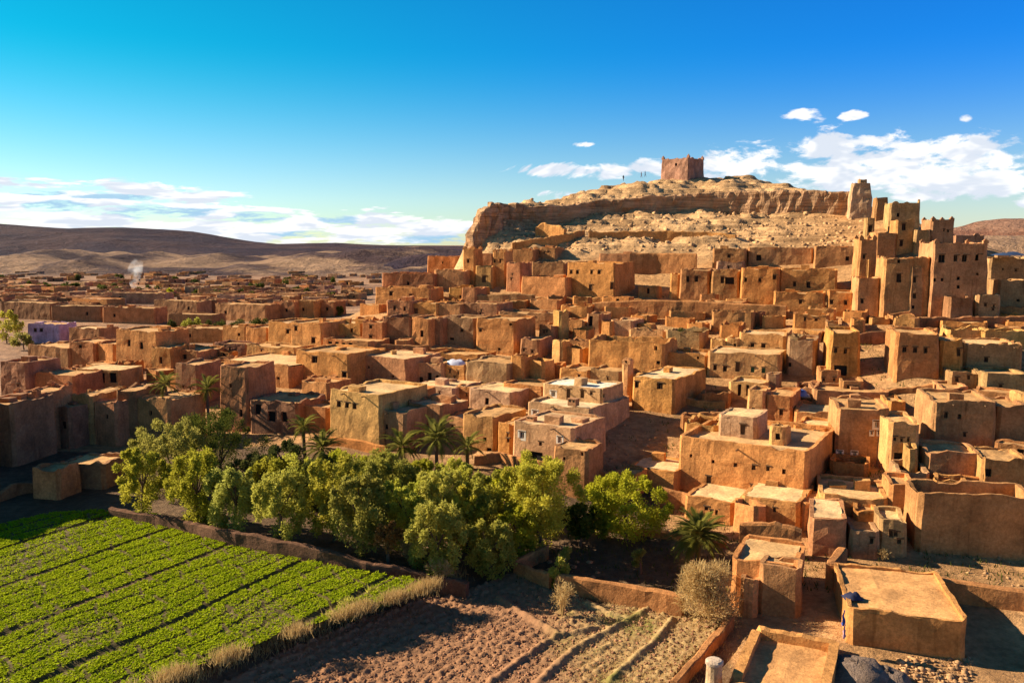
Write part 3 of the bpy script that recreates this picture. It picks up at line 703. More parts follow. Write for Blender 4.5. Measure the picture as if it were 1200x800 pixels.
house(262, 340, 424, 450, 30, 16, 'o', 'wide house with a broad pale flat roof terrace', roofc=(.66,.47,.28), par=.25, f=[(326,443,4,3)])
house(345, 409, 412, 450, 30, 11, 'o', 'big plain kasbah house with one round black window', name='kasbah', cat='kasbah', f=[(368,421.5,7,8,'f'),(403,439,5,7,'f')], ero=.04, spouts=2)
house(425, 477, 418, 450, 33, 10, 'b', 'flat roofed house with pale roof slab and chimney', f=[(431,430,3,3),(460,441,3,3)], ero=.03, roofc=(.66,.48,.3), par=.15)
house(457, 463, 411, 420, 20, 1.2, 'y', 'stubby clay chimney on the pale roof slab', name='chimney', cat='chimney', Y=150, below=.5, ero=.1)
house(478, 519, 424, 451, 28, 7, 'k', 'rosy ruined house with black doorways', f=[(482,434,4,4),(492,445,7,7),(503,441,5,9),(512,444,4,9)], ero=.3)
house(518, 546, 426, 454, 32, 8, 'o', 'orange cube house with white bundles on its roof', ero=.08)
wall([(432,416,404),(452,415,403),(473,414,404),(503,415,405)], 'b', 'brown yard wall behind the pale roof slab', thick=.6, ero=.15)
house(510, 562, 414, 430, 26, 7, 'o', 'low orange house above the white bundles', ero=.15)
house(544, 596, 423, 458, 26, 8, 'g', 'rounded ochre house with a curved top and dark slit', f=[(596,426,3,3)], ero=.4, wob=.2)
house(611, 636, 419, 450, 52, 3, 'y', 'ruined gable wall glowing bright yellow in the sun', ero=.9, roof=False, wob=.2, name='ruin', cat='ruin')
house(596, 613, 417, 456, 30, 6, 'o', 'orange ruin standing against the bright yellow gable', ero=.5, roof=False, name='ruin', cat='ruin')
house(587, 636, 450, 471, 30, 6, 'o', 'low orange wall house behind the white roofed house', f=[(618,458,3,3)], ero=.1)
house(645, 657, 397, 428, 58, 2.5, 'y', 'lower sunlit ruin wall stepping up beside the steep alley', ero=.6, roof=False, name='ruin', cat='ruin')
house(646, 656, 364, 398, 58, 2.5, 'y', 'upper sunlit ruin wall stepping up beside the steep alley', ero=.7, roof=False, name='ruin', cat='ruin')
house(658, 681, 405, 428, 48, 2.5, 'o', 'orange arched wall end lit by the sun', ero=.6, roof=False, name='ruin', cat='ruin')
house(608, 632, 397, 424, 24, 7, 'b', 'brown house beside the stepped alley wall', ero=.1)
house(661, 684, 374, 392, 30, 6, 'o', 'small orange house below the terrace kerb', ero=.25)
house(630, 648, 380, 402, 30, 6, 'r', 'small reddish house tucked against the alley wall', ero=.25)
house(686, 704, 367, 394, 28, 6, 'b', 'narrow brown house with a tall dark slot', f=[(692,376,5,12)], ero=.15)
house(703, 716, 375, 396, 44, 4, 'o', 'short orange end wall under the pale sloping roof', ero=.3)
house(715, 741, 375, 395, 28, 7, 'p', 'pinkish house under a pale sloping roof', ero=.15, roofc=(.62,.45,.28))
house(736, 779, 386, 404, 26, 4, 'y', 'ragged yellow wall behind the tall streaked ruin', name='ruin', cat='ruin', ero=.7, roof=False)
house(688, 778, 398, 436, 27, 8, 'o', 'tall streaked ruin with a crumbling toothed top', name='ruin', cat='ruin', ero=.55, roof=False, wob=.16, par=1.2, f=[(769,408,4,5),(771,425,5,4)])
house(778, 829, 413, 437, 27, 6, 'o', 'orange house with a flat front beside the streaked ruin', f=[(818,419,2.5,4)], ero=.08)
house(779, 822, 387, 412, 24, 7, 'g', 'shaded ruin with a green shrub growing against it', name='ruin', cat='ruin', ero=.6, roof=False)
house(833, 882, 364, 388, 24, 6, 'b', 'ragged ruin below the long terrace wall', name='ruin', cat='ruin', ero=.9, roof=False, wob=.2)
house(862, 893, 364, 382, 24, 5, 'd', 'dark broken ruin with thin standing posts', name='ruin', cat='ruin', ero=1.2, roof=False, wob=.2)
house(928, 971, 368, 386, 22, 6, 'o', 'low orange wall house with pale stones on its top', ero=.3)
house(997, 1014, 374, 390, 18, 5, 'o', 'small square orange hut beside the yellow lit rubble', ero=.1)
# ---- middle right
house(864, 920, 390, 420, 26, 8, 'y', 'yellow house with three windows and a pale earthen roof', f=[(881.5,405,4.5,6,'f'),(894.5,406,5,6.5,'f'),(910.5,410,3,4,'f')], ero=.25, roofc=(.64,.45,.27))
house(830, 850, 397, 421, 26, 5, 'y', 'rounded yellow stub house with a curved roof edge', ero=.5, wob=.2)
house(848, 866, 396, 420, 26, 6, 'y', 'streaked yellow house with a dark slit window', f=[(861,405,3,5)], ero=.4)
house(920, 937, 392, 436, 30, 5, 'g', 'crumbled ruin next to the yellow three window house', name='ruin', cat='ruin', ero=.9, roof=False, wob=.2)
house(828, 914, 413, 444, 24, 9, 'y', 'wide flat roofed house with five openings and a pink panel', roofc=(.6,.43,.26), par=.3, ero=.05,
      f=[(837.6,430.6,4,6.5,'f'),(849.5,432,4.5,6.5,'f'),(863.8,430,5,11,'d'),(882,433.5,4.5,6.5,'g'),(895,434,4.5,6.5,'g')])
house(922, 955, 398, 440, 24, 8, 'g', 'blank olive house beside the dark gap and tall house', f=[(926,427,3,5)], ero=.2)
house(969, 1008, 388, 446, 14, 8, 'o', 'tall house with two windows over a wide black doorway', f=[(978.5,410.5,4,6,'f'),(991.5,411.5,4,6,'f'),(985,434,16,12)], ero=.1, taper=.035)
house(966, 986, 377, 402, 20, 6, 'y', 'sunlit ragged wall behind the tall two window house', name='ruin', cat='ruin', ero=.6, roof=False)
house(958, 985, 433, 458, 16, 5, 'b', 'low square annex at the foot of the tall two window house', ero=.06)
house(984, 1012, 446, 462, 16, 5, 'b', 'low step wall below the wide black doorway', ero=.15)
house(739, 790, 442, 482, 33, 13, 'o', 'pale roofed house with two framed windows beside the pillar', roofc=(.68,.52,.34), par=.2, ero=.03, f=[(745.5,450.6,5,7.5,'f'),(773,452.5,6.5,8,'f')])
house(727, 738, 424, 470, 30, 1.6, 'y', 'slender square clay pillar with a knobbed top', name='pillar_tower', cat='tower', ero=.1, pin=.6, taper=.015)
house(655, 690, 432, 452, 30, 7, 'o', 'small house with one black window behind the white roof', f=[(678,441,3,4,'f'),(690,439,3,5)], ero=.06)
house(689, 727, 433, 452, 30, 7, 'g', 'low house with a wavy pale roof next to the pillar', ero=.2)
# ---- white roofed house: three tiers that step up
house(634, 706, 452, 490, 33, 7, 'p', 'top storey with a white roof and four dark openings', roofc=(.78,.68,.52), par=.2, ero=.02, wob=.03,
      f=[(647.5,461.5,5,6,'w'),(665.5,462,4.5,13,'d'),(682,461.5,4.5,10,'d'),(693,461,3.5,4,'f')], r=[(708,463.5,2.5,4)], Y=116)
house(616, 693, 474, 513, 33, 12, 'p', 'middle storey with a tall brown door and white framed windows', roofc=(.72,.6,.44), par=.3, ero=.02, wob=.04,
      f=[(626,484.5,5,6.5,'w'),(651.5,489,8,17,'d'),(673.5,490,4.5,10,'w')])
house(599, 672, 497, 545, 33, 9, 'p', 'lowest storey with a canopied doorway facing the orchard', par=.3, ero=.03, wob=.05,
      f=[(610.5,510,5.5,8,'w'),(633,520,4,4.5,'f'),(655,515.5,5,7,'w'),(628,535,16,12)], roofc=(.6,.45,.3))
house(581, 599, 495, 534, 36, 5, 'o', 'narrow orange house end beside the canopied doorway', ero=.08)
house(646, 688, 523, 582, 30, 5, 'b', 'crumbling brown tower house in front of the white roofed house', ero=.5, f=[(661,537,3,4),(682,532,3,6)], wob=.15)
house(540, 580, 486, 528, 30, 9, 'b', 'brown house with a dark shed opening above the palms', f=[(568,515,4,5),(573,527,6,5)], ero=.25)
house(548, 600, 457, 482, 32, 8, 'p', 'house with a long pale roof beside the white roofed house', roofc=(.7,.52,.32), par=.2, ero=.1, f=[(570,470,5,8)])
house(482, 532, 452, 472, 32, 9, 'p', 'low house under a pale wavy roof', roofc=(.7,.5,.32), par=.15, ero=.25)
house(530, 560, 453, 474, 30, 8, 'o', 'small orange house beyond the pale wavy roof', ero=.2)
house(385, 447, 459, 520, 32, 11, 'y', 'ochre house with three square windows and a wide roof terrace', roofc=(.64,.46,.27), par=.4, ero=.03,
      f=[(396,473.5,5,7,'f'),(405.5,475,5,7,'f'),(414.6,476.5,5,7,'f')], spouts=2)
house(447, 476, 460, 500, 32, 8, 'o', 'orange house with a big black shed opening', f=[(470,470,13,14)], ero=.12)
house(425, 475, 479, 526, 32, 6, 'k', 'rosy terrace block in front of the three window house', ero=.1, f=[(452,500,4,6),(418,512,4,6)], roofc=(.6,.42,.26))
house(476, 518, 472, 518, 32, 7, 'b', 'blank brown block with a pale dusty roof', ero=.2, roofc=(.68,.5,.32))
house(519, 546, 488, 522, 30, 6, 'b', 'low brown block with a whitish roof corner', ero=.3, roofc=(.7,.54,.36))
house(352, 385, 447, 480, 32, 6, 'o', 'orange stepped block beneath the round window kasbah', ero=.2)
house(352, 384, 476, 505, 30, 5, 'r', 'low red wall house near the dark palm', ero=.3)
house(292, 350, 468, 508, 22, 8, 'd', 'dark house with a curved roof line and black entrances', ero=.6, f=[(301,480,7,13),(318,488,9,12),(333,488,7,12)], wob=.2)
house(256, 292, 430, 506, 20, 8, 'r', 'tall dark square tower rising above the orchard', name='kasbah_tower', cat='tower', ero=.3, taper=.03, f=[(269,452,3,5),(282,484,4,9)])
house(204, 233, 426, 478, 20, 7, 'd', 'brown streaked tower behind the leaning palm', name='kasbah_tower', cat='tower', ero=.25, taper=.03)
house(232, 257, 428, 452, 30, 6, 'o', 'bright orange stub wall between two brown towers', ero=.4)
house(180, 233, 409, 432, 22, 8, 'b', 'brown house with two black openings behind the streaked tower', f=[(188,422,3,8),(216,418,5,6)], ero=.25)
# ---- shaded houses at the edge of the green field
house(135, 186, 387, 432, 24, 9, 'o', 'orange house with clay pillars on its lit front', f=[(150,402,4,8),(165,405,4,8)], ero=.3)
house(176, 202, 406, 435, 22, 7, 'o', 'small orange house with one black slot', f=[(188,422,4,8)], ero=.3)
house(110, 134, 402, 432, 34, 6, 'o', 'glowing orange cube house', ero=.15)
house(80, 112, 400, 434, 22, 8, 'r', 'red house with one window beside the glowing cube', f=[(93,406,4,4,'f')], ero=.2)
house(32, 82, 405, 436, 22, 9, 'b', 'brown house with a roofless upper room', f=[(55,428,4,4)], ero=.6)
house(88, 141, 433, 458, 14, 7, 'y', 'open veranda house with a lit slab roof and dark bays', f=[(102,443,12,11),(117,443,11,12),(132,442,9,13)], roofc=(.7,.5,.3), par=.1, ero=.05)
house(40, 88, 437, 470, 20, 7, 'r', 'red yard house with small pale parapets', ero=.5)
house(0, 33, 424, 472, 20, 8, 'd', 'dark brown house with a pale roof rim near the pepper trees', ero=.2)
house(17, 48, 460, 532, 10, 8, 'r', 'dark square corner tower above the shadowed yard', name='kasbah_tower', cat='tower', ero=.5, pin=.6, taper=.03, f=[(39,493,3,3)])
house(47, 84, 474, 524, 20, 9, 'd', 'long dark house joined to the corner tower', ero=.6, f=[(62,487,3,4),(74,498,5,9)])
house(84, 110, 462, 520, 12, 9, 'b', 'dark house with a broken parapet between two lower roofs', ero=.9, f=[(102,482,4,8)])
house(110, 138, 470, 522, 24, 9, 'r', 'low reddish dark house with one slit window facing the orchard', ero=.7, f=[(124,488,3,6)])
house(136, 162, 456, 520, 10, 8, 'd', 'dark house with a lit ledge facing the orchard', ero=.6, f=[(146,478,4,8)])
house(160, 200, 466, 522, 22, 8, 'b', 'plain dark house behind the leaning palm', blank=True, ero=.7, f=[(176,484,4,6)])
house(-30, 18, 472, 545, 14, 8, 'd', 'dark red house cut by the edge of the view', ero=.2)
house(70, 122, 541, 572, 12, 5, 'd', 'small ruined hut with a broken pale top beside the green field', ero=.5, roof=True, wob=.2, name='ruin', cat='ruin')
house(36, 70, 549, 585, 12, 4, 'r', 'dark red yard block next to the small ruined hut', ero=.4, wob=.2)
wall([(-20,594,588),(20,580,566),(40,576,563)], 'd', 'low dark yard wall with a pale rim by the field', ero=.3)
# ---- distant houses on the left
house(32, 71, 379, 402, 12, 8, 'v', 'lilac painted house with two small windows', f=[(41,387,4,4,'f'),(48,387,4,4,'f')], ero=.04)
house(80, 118, 384, 405, 20, 8, 'b', 'brown house with a bright roof rim beside the lilac house', ero=.08, roofc=(.7,.5,.3))

# ---- unseen house blocks added past the edge of the view to shade the yards
house(-230, -165, 400, 560, 20, 12, 'd', 'tall kasbah shaped block added unseen to shade the yards', name='kasbah', cat='kasbah', ero=.4)
house(-165, -105, 440, 585, 14, 10, 'd', 'unseen tower shaped block added to shade the yards', name='tower_house', cat='tower house', ero=.4)
house(-300, -230, 430, 600, 18, 14, 'd', 'broad unseen house block added to shade the yards', ero=.4)
# ---- big plain house and its roof rooms
BIG = house(792, 946, 519, 584, 32, 15, 'o', 'large plain house with a row of six small dark windows', par=.7, ero=.05, taper=.02, roofc=(.6,.42,.24),
      f=[(809,534,3,4),(834.6,540.5,3.5,4.5),(861,544.5,4.5,5,'f'),(883.6,548,4.5,6,'f'),(900,549.6,4.5,6,'f'),(919.5,552.5,4.5,6,'f'),(830,563,6,11,'d'),(884,572,9,7,'d')])
house(840, 886, 487, 512, 30, 6, 'p', 'flat roofed upper room with an arched dark door on the large plain house', Y=100, below=4, ero=.08, roofc=(.72,.54,.33), par=.12, f=[(870,503,6,12,'d')])
house(901, 921, 499, 522, 30, 3, 'y', 'small lit gatehouse on the roof of the large plain house', Y=96, below=4, ero=.12, f=[(912,512,5,8)], roofc=(.6,.42,.25))
house(928, 970, 499, 514, 30, 7, 'o', 'rear roof room with a wide pale top on the large plain house', Y=104, below=4, ero=.1, roofc=(.68,.5,.3))
house(800, 840, 494, 512, 30, 6, 'y', 'lit ruin wall beside the arched dark door', Y=104, below=4, ero=.6, roof=False, name='ruin', cat='ruin')
house(873, 896, 457, 494, 28, 5, 'y', 'bright yellow turret with one arched window', name='turret', cat='tower', ero=.15, f=[(882,481,4,7)], taper=.035)
house(895, 929, 463, 496, 26, 8, 'o', 'orange house with one dark window beside the yellow turret', f=[(915,483,4.5,7,'f')], ero=.05)
house(929, 977, 481, 503, 24, 8, 'o', 'low lit orange block in front of the laundry yard', ero=.15, roofc=(.66,.48,.28))
house(853, 897, 447, 470, 28, 6, 'y', 'pillared roof pavilion with a pale ragged top', ero=.3, roofc=(.7,.52,.32), f=[(866,457,4,14),(876,457,4,14)])
house(896, 912, 438, 465, 24, 4, 'g', 'grey stub tower behind the pillared pavilion', ero=.15)
house(928, 957, 452, 480, 24, 6, 'b', 'walled yard house with a pale rubble top and blue bundle', ero=.7, roof=False)
house(953, 1042, 458, 480, 12, 7, 'b', 'long brown house with a sagging brush roof edge', ero=.15)
house(1040, 1062, 470, 490, 12, 6, 'o', 'small orange block beyond the sagging brush roof', ero=.3)
house(977, 1041, 477, 548, 14, 9, 'b', 'three level house with one large white framed window', ero=.2, taper=.02,
      f=[(1026.5,497.5,5,7,'w'),(1021,507.5,3,3.5,'w'),(1029.5,507.5,3,3.5,'w'),(984,531,4.5,5,'w'),(1001,532.5,4.5,5,'w')])
house(979, 1013, 474, 502, 12, 3, 'y', 'ragged lit rooftop wall with a dark rounded opening', Y=104, ero=.5, f=[(988,494,9,9)], roof=False, name='ruin', cat='ruin')
house(1039, 1077, 494, 551, 12, 7, 'y', 'tall plastered house with three small windows above a black door', ero=.15, taper=.02,
      f=[(1048.6,514,4,4.5,'f'),(1057,515.5,3.5,4.5,'f'),(1065.5,515.5,3.5,4.5,'f'),(1053.5,538,12,16),(1065,499,2,2)])
house(1090, 1167, 469, 526, 12, 9, 'b', 'broad brown house with sunlit edge and three small windows', ero=.06, taper=.03,
      f=[(1108,486.5,5,7,'f'),(1124.5,488,5,6.5,'f'),(1131,509.5,3.5,5,'f')])
house(1102, 1135, 452, 470, 12, 5, 'b', 'small step block above the broad brown house', ero=.06)
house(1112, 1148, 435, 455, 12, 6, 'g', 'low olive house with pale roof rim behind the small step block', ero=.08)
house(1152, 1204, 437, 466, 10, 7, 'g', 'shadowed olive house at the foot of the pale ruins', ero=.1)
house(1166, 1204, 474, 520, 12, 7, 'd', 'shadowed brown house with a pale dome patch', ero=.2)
house(1194, 1206, 462, 510, 8, 4, 'y', 'tower edge glowing in the sun at the edge of the view', name='tower_house', cat='tower house', ero=.1)
house(1047, 1101, 389, 442, 14, 9, 'o', 'tall ruined house with three square windows in a row', ero=.35, taper=.035,
      f=[(1059.5,409.5,5,6.5,'f'),(1071.7,410.3,5,6.5,'f'),(1085,410.7,5,6.5,'f')])
house(1100, 1128, 397, 442, 14, 8, 'o', 'ruined house with one tall slit beside the three window ruin', ero=.5, f=[(1124,413,4.5,9,'f')])
house(1128, 1198, 402, 440, 12, 9, 'b', 'wide ruined house under pale sagging roofs', ero=.4, f=[(1156,421.5,5,6,'f')], roofc=(.68,.48,.28))
house(1110, 1160, 384, 405, 12, 5, 'y', 'ragged pale wall top behind the wide ruined house', name='ruin', cat='ruin', ero=.8, roof=False)
house(1150, 1204, 386, 408, 10, 5, 'y', 'broken pale parapet wall behind the sagging roofs', name='ruin', cat='ruin', ero=.6, roof=False)
house(1158, 1206, 301, 334, 10, 8, 'g', 'dusty low house beside the great kasbah', ero=.2)
house(1168, 1206, 328, 362, 10, 8, 'g', 'olive block with a small black opening below the white tent', f=[(1193,352,4,3)], ero=.2)
house(1110, 1140, 348, 378, 12, 4, 'd', 'shaded buttressed wall block under the great kasbah', ero=.3)
house(1143, 1172, 344, 376, 12, 5, 'g', 'shaded buttress block beside the olive block', ero=.3)
wall([(1004,404,392),(1030,402,388),(1050,400,384)], 'd', 'dark terrace wall on the shaded slope', ero=.3)
wall([(1064,384,372),(1110,383,371),(1200,384,370)], 'd', 'long dark terrace wall under the shaded kasbah base', ero=.3, thick=.8)
house(1084, 1150, 529, 561, 12, 6, 'b', 'blank brown house wall below the broad brown house', blank=True, ero=.2)
house(1149, 1206, 536, 578, 12, 6, 'b', 'brown house with pale worn niche in its wall', ero=.5, f=[(1158,554,8,10)])
house(1060, 1076, 523, 556, 14, 2.5, 'y', 'narrow wall pillar with a sunlit top by the black door', ero=.1, name='pillar_tower', cat='tower')
house(1050, 1090, 550, 575, 14, 5, 'g', 'roofless ruin with a dark canopy of sticks', ero=.6, roof=False, name='ruin', cat='ruin', f=[(1070,566,16,9)])
house(1040, 1074, 567, 612, 14, 5, 'o', 'tall square tower stub with a lit corner', blank=True, name='tower_house', cat='tower house', ero=.2, taper=.02)
house(1073, 1215, 578, 652, 8, 5, 'b', 'long high brown enclosure house wall with a pale ragged top', blank=True, ero=.2, taper=.02, wob=.14, f=[(1082,596,2,2.5),(1180,609,3,3)], roofdrop=1.5)
house(960, 1040, 580, 612, 16, 8, 'y', 'sunlit terrace block with a pale flat top', ero=.08, roofc=(.66,.47,.27))
house(937, 962, 589, 622, 20, 6, 'o', 'small orange block beside the sunlit terrace', ero=.12)
house(947, 992, 606, 652, 18, 7, 'b', 'brown house with a pale sloping roof in front of the sunlit terrace', ero=.2, roofc=(.7,.52,.33), par=.2)
house(1000, 1029, 597, 628, 16, 5, 'o', 'glowing orange shed front between pale walls', blank=True, ero=.1)
house(1027, 1063, 609, 652, 16, 5, 'g', 'grey brown shed with a bright roof ledge', ero=.1, roofc=(.7,.52,.3))
house(994, 1030, 622, 655, 16, 5, 'g', 'shaded low house among thorn bushes', ero=.2)
house(1080, 1096, 620, 648, 10, 3, 'b', 'leaning ruin stub with a bright top in the yard', name='ruin', cat='ruin', ero=.4, roof=False)
wall([(987,658,640),(971,688,656),(1020,692,663),(1075,698,671),(1130,705,679),(1205,715,690)], 'b', 'long enclosure wall with a pale top running along the foreground yard', thick=.9, ero=.05, wob=.04)
house(992, 1132, 717, 764, 14, 10, 'o', 'square roofless foreground house with a flat orange floor slab', blank=True, par=.35, ero=.05, roofc=(.62,.36,.17), wob=.06, thick=.35, taper=.01, seed=11, clutter=False)
house(866, 937, 584, 620, 30, 8, 'o', 'low house with a broad pale roof facing the orchard', ero=.1, roofc=(.72,.54,.33), par=.15)
house(800, 860, 584, 612, 34, 7, 'o', 'low house with a pale sloping roof behind the shaggy palm', ero=.15, roofc=(.72,.54,.33), par=.15)
house(856, 886, 588, 625, 56, 2, 'o', 'bright orange gable wall beside the shaggy palm', ero=.3, roof=False, name='ruin', cat='ruin')
wall([(866,650,612),(900,652,613),(938,655,615)], 'b', 'uneven brown garden wall behind the foreground roof', ero=.4, thick=.7)
house(855, 933, 658, 716, 24, 7, 'o', 'foreground house with a large pale roof and clay rim', blank=True, par=.35, ero=.06, roofc=(.68,.46,.25), wob=.06, taper=.01, clutter=False)
house(886, 937, 663, 722, 24, 3, 'b', 'raised front wall block of the pale roofed foreground house', blank=True, ero=.08, roof=False, par=.8)
house(864, 887, 678, 724, 24, 2, 'b', 'low step wall at the corner by the straw bush', ero=.15, roof=False)
house(850, 968, 812, 842, 26, 10, 'o', 'foreground flat roof of bare orange earth cut by a shadow', blank=True, par=.75, ero=.06, roofc=(.66,.38,.18), wob=.05, clutter=False, thick=.7)
wall([(926,752,738),(950,757,744),(978,764,750)], 'b', 'low brown rim wall at the back of the bare orange roof', thick=.5, ero=.12)
wall([(856,735,719),(838,757,741),(815,785,768),(790,812,795)], 'b', 'dark field wall beside the white capped post', thick=.6, ero=.15)
# terrace walls that step the slopes between the houses
for q in [([(560,404,397),(600,408,400),(640,410,402)], 'low terrace wall above the rounded ochre house'), ([(690,440,434),(740,444,437),(778,446,438)], 'terrace wall under the toothed streaked ruin'),
          ([(930,392,386),(965,394,387),(1000,396,388)], 'low terrace wall above the tall house with the wide black doorway'), ([(1010,470,463),(1050,462,455),(1092,458,450)], 'terrace wall stepping up to the small step block'),
          ([(780,470,462),(820,476,467),(850,480,471)], 'terrace wall between the pale roofed house and the upper roof room'), ([(470,412,405),(510,414,407),(545,416,409)], 'brown terrace wall above the orange cube house'),
          ([(1090,566,557),(1130,568,558),(1190,572,562)], 'terrace wall behind the long high enclosure house'), ([(960,566,558),(1000,570,560),(1036,572,562)], 'terrace wall below the white framed windows')]:
    wall(q[0], random.choice('oby'), q[1], ero=.35, thick=.6, wob=.14)
# garden walls round the orchard
wall([(604,672,655),(618,664,648),(641,655,637)], 'b', 'short brown wall climbing from the field corner to the trees', ero=.15)
wall([(604,672,657),(625,682,664),(645,690,670)], 'b', 'ragged stone wall dropping towards the bare little tree', ero=.3)
wall([(652,692,670),(690,700,675),(740,710,684),(800,722,694)], 'b', 'long curving orchard wall with a pale top', ero=.1, thick=.6)
wall([(690,618,610),(740,624,616),(800,632,624),(850,640,632)], 'y', 'low sunlit terrace edge inside the orchard', ero=.3, thick=.8)
wall([(773,592,569),(800,597,575),(832,606,588)], 'b', 'brown wall joining the large plain house to the orchard', ero=.08)
wall([(687,566,545),(712,570,552),(737,572,560)], 'b', 'brown wall below the rubble slope', ero=.2)
house(736, 793, 548, 572, 30, 6, 'o', 'small terrace house with two pale roof slabs by the large plain house', ero=.1, roofc=(.7,.52,.33), par=.15)
wall([(372,522,511),(402,523,512),(430,528,517),(452,534,522)], 'o', 'low rim wall under the rosy terrace block', ero=.08)
wall([(556,545,533),(586,540,529),(625,552,538),(650,558,544)], 'b', 'crooked brown wall with a pale top above the tall bright tree', ero=.15)
wall([(130,605,594),(200,618,605),(280,640,622),(360,655,638),(430,672,655),(500,688,671),(548,700,682)], 'e', 'long earth wall between green field and trees, tree shade painted in its colour', ero=.2, thick=.7)  # wall colour darkened to stand for the shade of the trees
# ---- more houses of the far left rows
for q in [(180,232,352,370,'k','pinkish long house with a low roof beside the walled grove'),(232,256,351,368,'r','short red house near the small round tree'),(252,312,356,376,'b','wide brown house in front of the dark grove'),
          (320,346,353,374,'r','reddish house at the edge of the sandy slope'),(344,369,352,373,'o','orange house at the edge of the sandy slope'),(368,392,353,371,'r','house with two small windows by the grove'),
          (120,182,360,379,'r','long reddish house in front of the lilac house'),(60,120,358,377,'d','long dark wall house beyond the lilac house'),(0,60,354,374,'d','dark long house beyond the pepper trees'),
          (122,193,343,356,'k','pink walled compound under the smoke'),(196,250,368,384,'d','brown yard house below the walled grove'),(205,262,384,402,'b','low yard house beside the green patch')]:
    house(q[0], q[1], q[2], q[3], random.uniform(8, 24), 9, q[4], q[5], ero=.2, f=[(q[0] + (q[1]-q[0]) * random.uniform(.2,.8), (q[2]+q[3])/2, 3, 4)])
far_specs = []
for i in range(420):
    if i < 95: py = random.uniform(341, 381); px = random.uniform(-20, 330 - (py - 341) * 2.0); big = 1.7
    else: py = 321 + 45 * random.random() ** 1.2; px = random.uniform(-20, 435 - max(0, py - 335) * 1.6); big = 1
    if any(abs(px - (a + b_) / 2) < (b_ - a) / 2 + 4 and abs(py - d_) < 7 for a, b_, d_ in ((122,193,356),(180,256,370),(252,312,376),(320,392,373),(32,71,398),(190,262,388))): continue
    far_specs.append((py, px, big))
far_specs.sort(); used_far = {}
for py, px, big in far_specs[:310]:
    wpx = random.uniform(8, 24) * (0.6 + (py - 325) / 60) * big; hpx = random.uniform(4, 8) * (0.55 + (py - 325) / 60) * (1.25 if big > 1 else 1)
    c = random.choice('brrdkpobk')
    word = {'b':'brown','r':'red brown','d':'dark brown','k':'rosy','p':'pale','o':'orange'}[c]
    where = 'low down by the shaded houses' if py > 366 else 'near the walled grove' if py > 352 else 'beyond the pink compound' if px < 230 else 'by the sandy slope' if px > 320 else 'in the middle of the plain'
    house(px, px + wpx, py - hpx, py, random.uniform(-5, 30), random.uniform(6, 12), c, 'tiny %s distant village house %s%s' % (word, where, ', one dark opening' if wpx > 14 else ''), ero=.12, wob=.02, clutter=False, group='tiny houses of the distant village', name='village_house',
          f=[(px + wpx * .5, py - hpx * .5, 2, 2.5)] if wpx > 14 else (), roofc=random.choice([(.5,.3,.15),(.6,.40,.24),(.42,.24,.13)]))

# ---- small huts, stubs of wall and ruins that fill the lanes between the houses
def free(P, rad):
    for rt, Wd, Dp, H, A, rz in HOUSES:
        dx, dy = P[0] - A[0], P[1] - A[1]; c_, s_ = math.cos(-rz), math.sin(-rz); lx, ly = dx * c_ - dy * s_, dx * s_ + dy * c_
        if -rad < lx < Wd + rad and -rad < ly < Dp + rad: return False
    return True
used_lab = set(); n_fill = 0
for _ in range(4200):
    if n_fill >= 210: break
    px, py = random.uniform(0, 1200), random.uniform(345, 640)
    if py < 470: okp = px > 430 or (py > 388 and py < 460)
    else: okp = px > 560 + (py - 470) * 1.3
    if not okp or (690 < px < 790 and 490 < py < 560) or (1003 < px < 1046 and 386 < py < 442) or (1060 < px and 640 < py) or (690 < px < 790 and 300 < py < 347): continue
    P = hit_quick(px, py); w = random.uniform(3.0, 8.0); d = random.uniform(2.0, 4.5)
    if P[1] > 215 or P[2] < -28.9 or not free(P, w * .45): continue
    near_ = sorted(HOUSES, key=lambda q_: (q_[4][0] + q_[1] / 2 - P[0]) ** 2 + (q_[4][1] + q_[2] / 2 - P[1]) ** 2)
    colr = random.choice('ooobby'); ruin = random.random() < .62; lab = None
    for q_ in near_[:14]:
        base = q_[0]['label']
        if len(base.split()) > 10 or base.startswith(('small ruined', 'small low', 'tiny')): continue
        dy = q_[4][1] - P[1]
        rel = 'behind' if dy < -q_[2] * .6 else 'in front of' if dy > 1 else 'beside'
        lab = 'small %s %s hut %s the %s' % ('ruined' if ruin else 'low', {'o':'orange','b':'brown','r':'reddish','y':'ochre','d':'dark','g':'greyish'}[colr], rel, base)
        if lab not in used_lab and len(lab.split()) <= 16: break
        lab = None
    if lab is None: continue
    used_lab.add(lab); n_fill += 1
    hh = random.uniform(1.2, 2.7); rot = random.uniform(10, 40); th = R(rot)
    A = P + np.array([-math.cos(th) * w / 2 - math.sin(th) * d / 2, math.sin(th) * w / 2 - math.cos(th) * d / 2, 0]); A[2] = P[2]
    c_ = tuple(np.array(CO[colr]) * random.uniform(.85, 1.1))
    fr = [(random.uniform(.3, .6) * w, hh * .3, .7, min(1.3, hh * .5), 'n')] if random.random() < .35 and hh > 2 else []
    build_house(A, -th, w, d, hh, c_, lab, fr, (), ero=random.uniform(.4, 1.0) if ruin else .18, roof=not ruin, par=.8 if ruin else .3, wob=.14, clutter=False, name='mud_hut', cat='ruin' if ruin else 'hut', worn=1.5)

